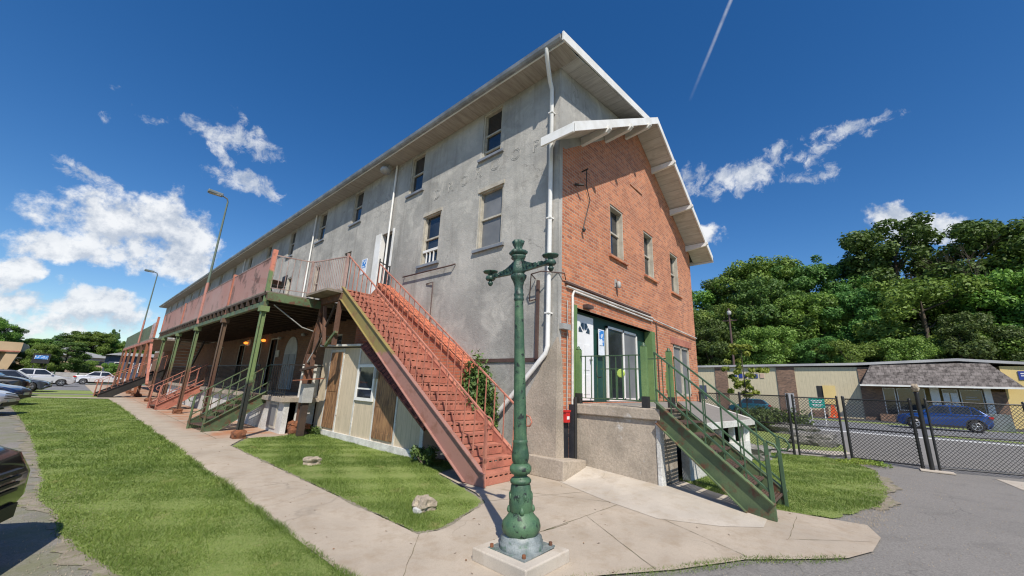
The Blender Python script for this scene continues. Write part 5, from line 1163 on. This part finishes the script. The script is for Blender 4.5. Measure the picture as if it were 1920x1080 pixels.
# ================================================================== VEGETATION
def leaf_cloud(name, blobs, n, size, mat, parent=None, seed=1, shell=.55, flat=.25):
    """many small leaf-sized quads spread through the blobs' volumes. blobs: (x,y,z,rx,ry,rz)"""
    r = np.random.default_rng(seed); B = np.array(blobs, float); vol = (B[:, 3]*B[:, 4]*B[:, 5])**.7; idx = r.choice(len(B), n, p=vol/vol.sum())
    d = r.normal(size=(n, 3)); d /= np.linalg.norm(d, axis=1)[:, None]; rad = shell+(1-shell)*r.random(n)**.6; rad *= 1+.18*r.normal(size=n)*.6
    P = B[idx, :3]+d*B[idx, 3:]*rad[:, None]
    nrm = d*.8+r.normal(size=(n, 3))*.55; nrm[:, 2] += flat; nrm /= np.linalg.norm(nrm, axis=1)[:, None]
    t = np.cross(nrm, r.normal(size=(n, 3))); t /= np.linalg.norm(t, axis=1)[:, None]; b = np.cross(nrm, t)
    s = size*(.55+.9*r.random(n))[:, None]; a = s*t; c = s*b*.62
    V = np.stack([P-a, P-c*.9+a*.1, P+a, P+c*.9+a*.1], 1).reshape(-1, 3)
    me = bpy.data.meshes.new(name); me.vertices.add(4*n); me.vertices.foreach_set('co', V.astype(np.float32).ravel())
    me.loops.add(4*n); me.loops.foreach_set('vertex_index', np.arange(4*n, dtype=np.int32)); me.polygons.add(n)
    me.polygons.foreach_set('loop_start', np.arange(0, 4*n, 4, dtype=np.int32)); me.polygons.foreach_set('loop_total', np.full(n, 4, dtype=np.int32))
    me.materials.append(MT[mat]); me.update(); me.validate()
    o = bpy.data.objects.new(name, me); C.objects.link(o)
    if parent: o.parent = parent
    return o
def make_tree(H, Rr, seed, mat, n, size, label, cat='tree', group=None, trunk_h=.35, nblob=46, name='broadleaf_tree'):
    rn = random.Random(seed); t = thing(name, label, cat, (0, 0, 0), group); LOCAL.add(t.name)
    blobs = []; 
    for i in range(nblob):
        zz = rn.random()**.85; z = H*(trunk_h*.55+(1-trunk_h*.55)*zz)*.97; prof = math.sin(min(1, .12+zz*.98)*PI*.80)**.7; a = rn.uniform(0, 2*PI); rr = Rr*prof*rn.uniform(.35, .98)
        k = Rr*rn.uniform(.19, .40)*(1-.35*zz); blobs.append((rr*math.cos(a), rr*math.sin(a), z, k*rn.uniform(.8, 1.3), k*rn.uniform(.8, 1.3), k*rn.uniform(.75, 1.1)))
    leaf_cloud('crown', blobs, n, size, mat, t, seed)
    m = MB(); lean = rn.uniform(-.4, .4); m.tube([(0, 0, -.3), (lean*.3, 0, H*.25), (lean, .2, H*.55), (lean*1.2, .1, H*.85)], [Rr*.055, Rr*.045, Rr*.03, Rr*.008], 8)
    for b in blobs[::4]:
        z0 = max(H*.18, b[2]-rn.uniform(.15, .3)*H); m.tube([(lean*z0/H, 0, z0), ((b[0]+lean*z0/H)*.5, b[1]*.5, (z0+b[2])/2-.2), (b[0]*.9, b[1]*.9, b[2])], [Rr*.022, Rr*.014, Rr*.004], 5)
    m.build('trunk', 'bark', t); return t
# wooded slope behind the shop
hb = MB(); ys = [-70, -45, -20, 0, 20, 45, 70, 100]; 
prof_ = [(66, 0), (76, 3.2), (88, 9.5), (104, 17.0), (130, 22), (190, 24)]
for i in range(len(ys)-1):
    for j in range(len(prof_)-1):
        (xa, za), (xb, zb) = prof_[j], prof_[j+1]; hb.quad((xa, ys[i], za-.02), (xb, ys[i], zb), (xb, ys[i+1], zb), (xa, ys[i+1], za-.02))
struct('wooded_hill', hb, 'forest')
def hz_(x):
    for (xa, za), (xb, zb) in zip(prof_, prof_[1:]):
        if xa <= x <= xb: return za+(zb-za)*(x-xa)/(xb-xa)
    return 0
protos = [make_tree(14, 5.0, 11, 'leafA', 32000, .165, 'x', nblob=62), make_tree(15, 4.6, 12, 'leafB', 32000, .165, 'x', nblob=62), make_tree(13, 5.4, 13, 'leafA', 32000, .165, 'x', nblob=62), make_tree(15, 4.4, 15, 'leafB', 30000, .16, 'x', trunk_h=.2, nblob=62)]
used_p = set(); GT = 'trees on the wooded slope behind the shop'
LBL = ['mid green rounded tree on the wooded slope', 'dark leafy tree on the wooded slope', 'broad light green tree on the wooded slope', 'tall narrow dark tree on the wooded slope']
def put_tree(i, x, y, z, s, rz, label, group, wx=1):
    o = protos[i]
    if i in used_p: o = copy_tree(protos[i])
    used_p.add(i); o.location = (x, y, z); o.rotation_euler = (0, 0, rz); o.scale = (s*wx, s*wx, s); tag(o, label, 'tree', group); return o
rows = [(69, 1.0, [(-19, .72), (-14.5, .66), (-9.5, .74), (-4.5, .66), (.5, .72), (5, .68), (9.5, .78), (14, .74), (18.5, .84), (23, .84), (28, .84)]),
        (77, 1.0, [(-22, 1.16), (-17, 1.12), (-11.5, .95), (-6, 1.16), (-1, 1.15), (5, 1.05), (11, 1.18), (17, 1.1), (22.5, 1.05), (28, 1.0), (34, 1.0)]),
        (87, 1.1, [(-24, 1.42), (-18.5, 1.45), (-13.5, .80), (-6.5, 1.42), (.2, 1.08), (6, 1.24), (12, 1.42), (18, 1.26), (24, 1.15), (30, 1.08), (36, 1.0)])]
k_ = 0
for X_, wx, lst in rows:
    for (y, s) in lst:
        i = k_ % 4; 
        if X_ == 69: i = (0, 2, 1)[k_ % 3]
        lab = LBL[i]+(', in its front row', ', in its middle row', ', in its top row')[(69, 77, 87).index(X_)]
        put_tree(i, X_+random.uniform(-1.5, 1.5), y+random.uniform(-.8, .8), hz_(X_)-.4, s*random.uniform(.94, 1.05), random.uniform(0, 6), lab, GT, wx*random.uniform(.98, 1.2)); k_ += 1
# undergrowth filling the foot of the slope
leaf_cloud('undergrowth', [(66+random.uniform(-.5, 4), y, .9+random.uniform(0, 2.5), 1.8, 1.8, 1.6) for y in range(-24, 36, 2) for _ in range(2)], 26000, .26, 'leafbush', None, 77)
tag(bpy.data.objects['undergrowth'], 'dense undergrowth at the foot of the wooded slope', 'undergrowth', kind='stuff')
# bare branched tree
bt_ = thing('bare_tree', 'grey bare branched tree poking out between the green crowns', 'tree', (80, -11.8, 5))
m = MB(); rn = random.Random(5)
def branch(p, d, ln, r_, dep):
    q = p+d*ln; m.tube([p, p.lerp(q, .5)+Vector((rn.uniform(-.1, .1), rn.uniform(-.1, .1), 0))*ln*.5, q], [r_, r_*.8, r_*.6], 5, False)
    if dep == 0: return
    for _ in range(3): nd = (d+Vector((rn.uniform(-.6, .6), rn.uniform(-.6, .6), rn.uniform(-.1, .5)))).normalized(); branch(p.lerp(q, rn.uniform(.5, 1)), nd, ln*rn.uniform(.55, .8), r_*.55, dep-1)
branch(Vector((80, -11.8, 5)), Vector((.05, .05, 1)), 8, .22, 5); m.build('branches', 'bark', bt_)
# young yellow-green tree on the lawn beyond the fence
yt = thing('young_tree', 'slim young tree with yellow green leaves in front of the yellow building', 'tree', (22, 4.4, 0))
LOCAL.add(yt.name); bl = []
rn = random.Random(8)
for i in range(34): z = 1.6+2.55*rn.random(); w_ = .95*math.sin(max(.12, min(1, (z-1.3)/2.95))*PI*.92)**.8+.08; a = rn.uniform(0, 6.3); r_ = w_*rn.uniform(.2, 1); bl.append((r_*math.cos(a), r_*math.sin(a), z, .17, .17, .12))
leaf_cloud('crown', bl, 2600, .075, 'leafC', yt, 9, .2); m = MB().tube([(0, 0, 0), (.03, 0, 1.6), (0, .03, 4.0)], [.035, .03, .01], 6)
for b in bl[::2]: m.tube([(0, 0, b[2]-.35), (b[0], b[1], b[2])], [.012, .004], 4)
m.build('trunk', 'bark', yt)
# dark clipped bush
def bush(name, label, c, r_, n, size, mat='leafbush', cat='bush', seed=3):
    t = thing(name, label, cat, (c[0], c[1], 0)); LOCAL.add(t.name); rn = random.Random(seed)
    bl = [(rn.uniform(-.7, .7)*r_[0], rn.uniform(-.7, .7)*r_[1], r_[2]*rn.uniform(.35, .8), r_[0]*.4, r_[1]*.4, r_[2]*.45) for _ in range(14)]
    leaf_cloud('leaves', bl, n, size, mat, t, seed, .2); m = MB()
    for b in bl[::2]: m.tube([(0, 0, 0), (b[0], b[1], b[2])], [.02, .006], 4)
    m.build('stems', 'bark', t); return t
bush('round_bush', 'dark spreading bush on the lawn beyond the narrow gate', (24.5, 4.0), (1.3, 1.9, 1.0), 6000, .07, 'leafB')
bush('wall_shrub', 'green shrub growing between the long stair and the stucco wall', (6.3, 6.55), (.30, .55, 2.0), 5500, .045, 'leafbush', 'shrub', 5)
bush('weed_clump', 'bright weeds growing at the corner of the shed under the stair', (5.35, 7.15), (.25, .35, .32), 1500, .03, 'leafbush', 'weeds', 6)
bush('weed_clump', 'small weeds at the foot of the shed door by the rubble', (5.45, 12.9), (.12, .5, .22), 700, .03, 'leafbush', 'weeds', 7)
bush('weed_clump', 'low weeds at the lawn edge under the narrow gate post', (15.0, .35), (.6, .6, .09), 1600, .022, 'leafC', 'weeds', 8)

# ---- left background
bgs = [('tan_building', 'flat roofed tan building at the left edge behind the parked cars', -14.5, -5.0, 90, 104, 4.9, 'tan'), ]
t = thing('tan_building', 'flat roofed tan building at the left edge behind the parked cars', 'building', (-10, 95, 0))
MB().box(-16, -5.9, 91, 104, 0, 3.9).build('wall', 'tan', t); MB().box(-16.5, -5.0, 90, 104.5, 3.7, 5.0).build('roof_band', 'tan', t); MB().prism([(-5.9, 90.1, 0), (-6.9, 90.1, 0), (-6.2, 90.1, 3.7), (-5.1, 90.1, 3.7)], (0, .6, 0)).build('slanted_column', 'tan', t); MB().box(-16, -6.8, 90.8, 90.98, .4, 3.5).build('window_band', 'glass', t)
MB().box(-16, -5.05, 89.9, 89.99, 3.62, 3.8).build('red_trim', 'redpaint', t)
t = thing('grey_roof_hall', 'long low hall with pale grey roof under the distant trees', 'building', (-3, 150, 0))
MB().box(-10, 6, 150, 165, 0, 5.0).build('wall', 'tan', t); MB().prism([(-11, 149, 4.9), (7, 149, 4.9), (-1.0, 149, 6.8)], (0, 18, 0)).build('roof', 'greyroof', t)
t = thing('pink_house', 'pale pink flat roofed house beyond the far parking lot', 'house', (3, 118, 0))
MB().box(-.3, 7.5, 118, 128, 0, 4.0).build('wall', 'pinkhouse', t); MB().box(-.5, 7.7, 117.6, 128.4, 4.0, 4.3).build('roof', 'greyroof', t); MB().box(1.9, 5.1, 117.9, 117.99, 2.6, 3.4).build('window', 'glass', t)
t = thing('slate_house', 'dark slate blue house with low grey roof beside the end of the deck', 'house', (9, 92, 0))
MB().box(4.2, 16, 92, 104, 0, 4.1).build('wall', 'bluehouse', t); MB().prism([(3.6, 91.3, 4.1), (16.5, 91.3, 4.1), (16.5, 91.3, 4.75), (5.2, 91.3, 4.55)], (0, 13, 0)).build('roof', 'greyroof', t)
for i in range(4): f = MB().box(4.9+i*1.5, 5.7+i*1.5, 91.9, 91.99, 1.4, 3.0).build('window', 'white', t); MB().box(4.98+i*1.5, 5.62+i*1.5, 91.87, 91.899, 1.48, 2.92).build('pane', 'glass', f)
t = thing('roadside_sign', 'small dark roadside sign with pale blue lettering panel in front of the trees', 'sign', (-2.2, 84, 0))
MB().box(-3.5, -1.9, 84, 84.2, 2.2, 3.5).build('board', 'black', t); MB().box(-3.3, -2.1, 83.95, 83.99, 2.75, 3.25).build('panel', 'blue', t)
for x_ in (-3.2, -2.0): MB().bar((x_, 84.1, 0), (x_, 84.1, 1.9), .12).build('post', 'black', t)
t = thing('privacy_fence', 'low grey green fence along the far side of the crossing road', 'fence', (0, 79, 0))
MB().box(-30, 4.5, 79, 79.08, 0, 1.15).build('panel', 'meshpanel', t)
for i in range(12): MB().box(-20+i*2.1, -19.9+i*2.1, 78.95, 79.1, 0, 1.3).build('post', 'green_dk', t)
for i, (x, y, h_, w_, mt_, lab) in enumerate(((-2.6, 88, 5.0, 1.6, 0, 'young leafy tree left of the roadside sign'), (-.4, 90, 5.2, 3.0, 1, 'round dense tree right of the roadside sign'), (1.9, 96, 3.4, 1.8, 2, 'small tree in front of the pale pink house'), (3.9, 78, 2.9, 1.1, 2, 'small bright tree by the slate blue house'), (-4.3, 93, 4.4, 1.7, 2, 'small tree beside the tan building corner'))):
    put_tree(mt_, x, y, 0, h_/14., random.uniform(0, 6), lab, 'trees beyond the crossing road', w_/5/(h_/14.))
hm = MB(); pr2 = [(118, 0), (150, 2), (200, 7), (260, 9), (360, 10)]
for (ya, za), (yb, zb) in zip(pr2, pr2[1:]): hm.quad((-90, ya, za-.03), (60, ya, za-.03), (60, yb, zb), (-90, yb, zb))
struct('far_hill', hm, 'forest')
k_ = 0
for x, y, s in [(-34, 172, .95), (-28, 170, 1.0), (-22, 172, 1.02), (-17, 171, .98), (-13.5, 173, .78), (-10, 178, .52), (-6.5, 176, .55), (-3.0, 175, .62), (.4, 174, .78), (3.6, 173, .84), (6.5, 176, .72), (9.4, 174, .62), (12.2, 172, .66), (15.5, 172, .60), (18.5, 172, .56), (22, 172, .6), (8.2, 186, .98)]:
    put_tree((0, 1, 3)[k_ % 3] if k_ != 16 else 3, x, y, 3.6, s*.78, random.uniform(0, 6), ('mid green tree on the distant hill', 'dark tree on the distant hill', 'tall dark tree on the distant hill')[k_ % 3 if k_ != 16 else 2]+(', left group' if x < -8 else ', right group'), 'trees on the distant hill', 1.5 if k_ != 16 else .5); k_ += 1
hd = leaf_cloud('hedge_mass', [(x, 168+random.uniform(-2, 2), 4.2, 2.5, 2, 2.2) for x in range(-40, 24, 3)], 9000, .4, 'leafB', None, 31); tag(hd, 'continuous dark undergrowth under the distant hill trees', 'undergrowth', kind='stuff')

# ---- mown grass blades on the lawns near the camera
def in_poly(P, poly):
    x, y = P[:, 0], P[:, 1]; r = np.zeros(len(P), bool); n = len(poly); j = n-1
    for i in range(n):
        xi, yi = poly[i]; xj, yj = poly[j]; c = ((yi > y) != (yj > y)) & (x < (xj-xi)*(y-yi)/((yj-yi) or 1e-9)+xi); r ^= c; j = i
    return r
def grass(name, poly, n, dmax, label, hh=.026, edge=.05, seed=4):
    r = np.random.default_rng(seed); pl = np.array(poly); lo, hi = pl.min(0)-edge, pl.max(0)+edge
    P = lo+(hi-lo)*r.random((n*6, 2)); d = np.hypot(P[:, 0], P[:, 1]); keep = r.random(len(P)) < np.clip((4.2/np.maximum(d, 1.5))**1.7, 0, 1)*(d < dmax)
    P = P[keep]; P = P[in_poly(P+r.normal(size=P.shape)*edge*.55, poly)][:n]; m_ = len(P); d = np.hypot(P[:, 0], P[:, 1])
    a = r.random(m_)*2*PI; s = np.clip(d/4.5, .9, 3.2); w_ = .0030*s; patch = .80+.35*np.sin(P[:, 0]*2.1+1.3*np.sin(P[:, 1]*1.7))*np.cos(P[:, 1]*1.3)+.35*np.sin(P[:, 0]*6.3+P[:, 1]*2.2)*np.sin(P[:, 1]*5.1-P[:, 0]*1.4); h = hh*(.45+.9*r.random(m_))*np.clip(patch, .35, 1.6)*np.clip(s**.35, 1, 1.5); ln = h*(.3+.9*r.random(m_)); b = r.random(m_)*2*PI
    V = np.zeros((m_, 3, 3), np.float32)
    V[:, 0, 0] = P[:, 0]-np.cos(a)*w_; V[:, 0, 1] = P[:, 1]-np.sin(a)*w_; V[:, 1, 0] = P[:, 0]+np.cos(a)*w_; V[:, 1, 1] = P[:, 1]+np.sin(a)*w_
    V[:, 2, 0] = P[:, 0]+np.cos(b)*ln; V[:, 2, 1] = P[:, 1]+np.sin(b)*ln; V[:, 2, 2] = h; V[:, :2, 2] = .004
    me = bpy.data.meshes.new(name); me.vertices.add(3*m_); me.vertices.foreach_set('co', V.ravel()); me.loops.add(3*m_); me.loops.foreach_set('vertex_index', np.arange(3*m_, dtype=np.int32)); me.polygons.add(m_)
    me.polygons.foreach_set('loop_start', np.arange(0, 3*m_, 3, dtype=np.int32)); me.polygons.foreach_set('loop_total', np.full(m_, 3, dtype=np.int32)); me.materials.append(MT['blade']); me.update(); me.validate()
    o = bpy.data.objects.new(name, me); C.objects.link(o); tag(o, label, 'grass', kind='stuff'); return o
grass('lawn_grass', lawnL, 300000, 40, 'mown green grass of the long lawn beside the sidewalk')
grass('lawn_grass', lawnM, 120000, 16, 'bright grass of the small lawn by the shed', .032, seed=5)
grass('lawn_grass', lawnR, 90000, 18, 'grass of the rounded lawn by the green stairs', .028, seed=6)
grass('edge_grass', [(1.4, 2.2), (3.6, 1.92), (4.3, 1.50), (5.1, 1.07), (5.55, .66), (6.0, .33), (6.05, .42), (5.65, .80), (5.15, 1.24), (4.35, 1.68), (3.7, 2.10), (3.1, 2.4)], 9000, 12, 'thin line of grass growing along the front edge of the sidewalk', .03, .03, 7)
grass('edge_grass', [(1.93, 3.4), (2.02, 3.4), (2.02, 30), (1.93, 30)], 12000, 30, 'grass hanging over the sidewalk edge', .05, .03, 8)
"""end vegetation"""

# ================================================================== CAMERA, SUN, SKY
cx_, cy_, cz_ = (0.66320464, 0.21131194, 0.71798808), (-0.74735877, 0.1354756, 0.65046232), (0.04018059, -0.96798431, 0.24777388)
cam = bpy.data.cameras.new('camera'); co = bpy.data.objects.new('camera', cam); C.objects.link(co)
right = Vector((cx_[0], cy_[0], cz_[0])); upv = -Vector((cx_[1], cy_[1], cz_[1])); back = -Vector((cx_[2], cy_[2], cz_[2]))
mt = Matrix((right, upv, back)).transposed().to_4x4(); mt.translation = Vector((0, 0, 1.65)); co.matrix_world = mt
cam.sensor_width = 36; cam.lens = 725/1920*36; cam.clip_end = 2000; cam.clip_start = .05; scene.camera = co
AZ, EL = R(38), R(49)
ld = Vector((math.sin(AZ)*math.cos(EL), math.cos(AZ)*math.cos(EL), -math.sin(EL)))
sun = bpy.data.lights.new('sun', 'SUN'); sun.energy = 5.6; sun.angle = R(.53); sun.color = (1, .93, .83)
so = bpy.data.objects.new('sun', sun); C.objects.link(so); so.rotation_euler = ld.to_track_quat('-Z', 'Y').to_euler()
w = bpy.data.worlds.new('World'); scene.world = w; w.use_nodes = True; nt = w.node_tree; bg = nt.nodes['Background']
sky = N(nt, 'ShaderNodeTexSky', sky_type='NISHITA'); sky.sun_disc = False; sky.sun_elevation = EL
sky.sun_rotation = math.atan2(-ld.x, -ld.y); sky.altitude = 300; sky.air_density = 1.0; sky.dust_density = .4; sky.ozone_density = 2.0
CL = [(1.0,14.2,0.105,0.060,-7,1.00,0),(5.6,12.2,0.079,0.047,-2,1.00,0),(-2.4,11.2,0.066,0.025,2,0.90,0),(-3.7,11.0,0.051,0.022,9,0.70,0),(3.5,15.8,0.062,0.054,-22,1.00,0),(6.0,14.7,0.050,0.061,-23,1.00,0),(-5.3,8.3,0.028,0.029,-16,1.00,0),(-3.9,6.1,0.049,0.026,-1,0.90,0),(0.5,6.4,0.058,0.033,3,1.00,0),(-1.2,4.5,0.077,0.025,9,0.70,0),(2.9,5.2,0.041,0.029,8,0.80,0),(-4.2,3.3,0.031,0.015,8,0.80,0),(-3.1,4.0,0.016,0.012,9,0.80,0),(1.5,7.4,0.034,0.019,-3,1.00,0),(-2.3,18.1,0.049,0.013,-24,0.75,1),(-4.3,18.1,0.023,0.007,2,0.60,1),(5.7,27.0,0.047,0.019,0,0.80,1),(9.2,27.5,0.052,0.024,-1,0.90,1),(8.4,29.7,0.027,0.010,-49,0.60,1),(10.7,28.7,0.025,0.015,-26,0.70,1),(0.1,26.5,0.023,0.008,-5,0.50,1),(6.7,25.0,0.031,0.012,-45,0.90,1),(9.8,23.2,0.053,0.022,3,1.00,1),(11.9,22.9,0.033,0.017,-29,0.90,1),(-3.1,27.6,0.008,0.005,5,0.40,1),(-2.4,24.6,0.009,0.006,2,0.40,1),(81.5,27.3,0.071,0.030,11,1.00,1),(84.6,29.1,0.026,0.015,19,0.80,1),(78.2,26.7,0.036,0.023,-1,0.80,1),(74.8,27.6,0.023,0.040,-26,0.80,1),(92.1,29.7,0.056,0.014,-11,0.80,1),(89.3,28.6,0.020,0.038,-37,0.70,1),(88.4,25.8,0.034,0.017,-12,0.60,1),(94.8,28.1,0.015,0.009,-24,0.50,1),(76.0,20.9,0.031,0.030,-19,1.00,0),(94.9,18.7,0.044,0.029,-23,1.00,0),(97.9,17.3,0.039,0.020,-27,0.90,0),(96.6,16.8,0.059,0.021,-15,0.90,0),(7.3,17.0,0.027,0.010,-33,0.40,1)]
tc = N(nt, 'ShaderNodeTexCoord'); D = tc.outputs['Generated']
nz = N(nt, 'ShaderNodeTexNoise'); nz.inputs['Scale'].default_value = 14; nz.inputs['Detail'].default_value = 7; nz.inputs['Roughness'].default_value = .6; L(nt, D, nz.inputs['Vector'])
vm = N(nt, 'ShaderNodeVectorMath', operation='MULTIPLY_ADD'); sb = N(nt, 'ShaderNodeVectorMath', operation='SUBTRACT'); L(nt, nz.outputs['Color'], sb.inputs[0]); sb.inputs[1].default_value = (.5, .5, .5)
L(nt, sb.outputs[0], vm.inputs[0]); vm.inputs[1].default_value = (.075, .075, .075); L(nt, D, vm.inputs[2]); DD = vm.outputs[0]
def vdot(v, c):
    n = N(nt, 'ShaderNodeVectorMath', operation='DOT_PRODUCT'); L(nt, v, n.inputs[0]); n.inputs[1].default_value = tuple(c); return n.outputs['Value']
acc = {0: None, 1: None}; vert = None
for az, el, a, b_, roll, st, kind in CL:
    az, el, ro = R(az), R(el), R(roll); c = Vector((math.sin(az)*math.cos(el), math.cos(az)*math.cos(el), math.sin(el)))
    h = Vector((c.y, -c.x, 0)).normalized(); v = h.cross(c); v = v if v.z > 0 else -v
    e1 = h*math.cos(ro)+v*math.sin(ro); e2 = -h*math.sin(ro)+v*math.cos(ro); k = 1.5 if kind else 1.35
    dc = vdot(DD, c); u = math_(nt, 'DIVIDE', vdot(DD, e1/(a*k)), dc); vv = math_(nt, 'DIVIDE', vdot(DD, e2/(b_*k)), dc)
    r2 = math_(nt, 'ADD', math_(nt, 'MULTIPLY', u, u), math_(nt, 'MULTIPLY', vv, vv))
    m_ = math_(nt, 'MULTIPLY', math_(nt, 'SUBTRACT', 1.0, r2, clamp=True), math_(nt, 'GREATER_THAN', dc, 0)); m_ = math_(nt, 'MULTIPLY', m_, st)
    acc[kind] = m_ if acc[kind] is None else math_(nt, 'MAXIMUM', acc[kind], m_)
f1 = noise(nt, D, 22, 9, .62); f2 = noise(nt, D, 38, 9, .7, .4)
def dens(mask, f, k, lo, hi):
    t = math_(nt, 'MULTIPLY_ADD', math_(nt, 'SUBTRACT', f, .5), k); L(nt, mask, t.node.inputs[2]); n = N(nt, 'ShaderNodeMapRange', interpolation_type='SMOOTHSTEP'); n.inputs['From Min'].default_value = lo; n.inputs['From Max'].default_value = hi; L(nt, t, n.inputs['Value'])
    return math_(nt, 'MULTIPLY', n.outputs[0], math_(nt, 'GREATER_THAN', mask, .0))
d0 = dens(acc[0], f1, 2.3, .26, .85); d1 = math_(nt, 'MULTIPLY', dens(acc[1], f2, 2.6, .25, 1.15), .85)
dn = math_(nt, 'MAXIMUM', d0, d1)
# contrail
p1, p2 = Vector((0.679, 0.087, 0.7286)), Vector((0.7583, 0.1902, 0.6235)); nn = p1.cross(p2).normalized(); md_ = (p1+p2).normalized()
off = math_(nt, 'ABSOLUTE', vdot(D, nn)); along = ramp(nt, vdot(D, (p1-p2).normalized()), -.105, .06)
tr_ = math_(nt, 'MULTIPLY', ramp(nt, off, .0042, .0008), along, clamp=True); tr_ = math_(nt, 'MULTIPLY', tr_, math_(nt, 'GREATER_THAN', vdot(D, md_), .9)); tr_ = math_(nt, 'MULTIPLY', tr_, math_(nt, 'MULTIPLY', noise(nt, D, 40, 4), .75))
dn = math_(nt, 'MAXIMUM', dn, tr_)
# shading: bright sunlit tops, grey bases
sh1 = ramp(nt, noise(nt, vm.outputs[0], 11, 7, .6), .36, .62)
sd = N(nt, 'ShaderNodeVectorMath', operation='ADD'); L(nt, D, sd.inputs[0]); sd.inputs[1].default_value = (0, 0, .02); f1b = noise(nt, sd.outputs[0], 22, 9, .62)
lit = math_(nt, 'MULTIPLY', math_(nt, 'SUBTRACT', f1, f1b), 5.0); lit = math_(nt, 'ADD', lit, .55, clamp=True)
shade = math_(nt, 'MULTIPLY', math_(nt, 'ADD', math_(nt, 'MULTIPLY', sh1, .45), math_(nt, 'MULTIPLY', lit, .65), clamp=True), 1.0)
ccol = mixc(nt, shade, (3.6, 4.1, 4.9), (7.3, 7.4, 7.5))
hs = N(nt, 'ShaderNodeHueSaturation'); L(nt, sky.outputs[0], hs.inputs['Color']); hs.inputs['Saturation'].default_value = 1.36; hs.inputs['Hue'].default_value = .506; hs.inputs['Value'].default_value = 1.0
L(nt, mixc(nt, math_(nt, 'MULTIPLY', dn, .93), hs.outputs['Color'], ccol), bg.inputs['Color']); bg.inputs['Strength'].default_value = .132
scene.view_settings.view_transform = 'Standard'; scene.view_settings.look = 'None'; scene.view_settings.exposure = 0
scene.cycles.use_denoising = True; scene.cycles.max_bounces = 6; scene.cycles.transparent_max_bounces = 12; scene.cycles.filter_width = 1.2
scene.cycles.sample_clamp_indirect = 6
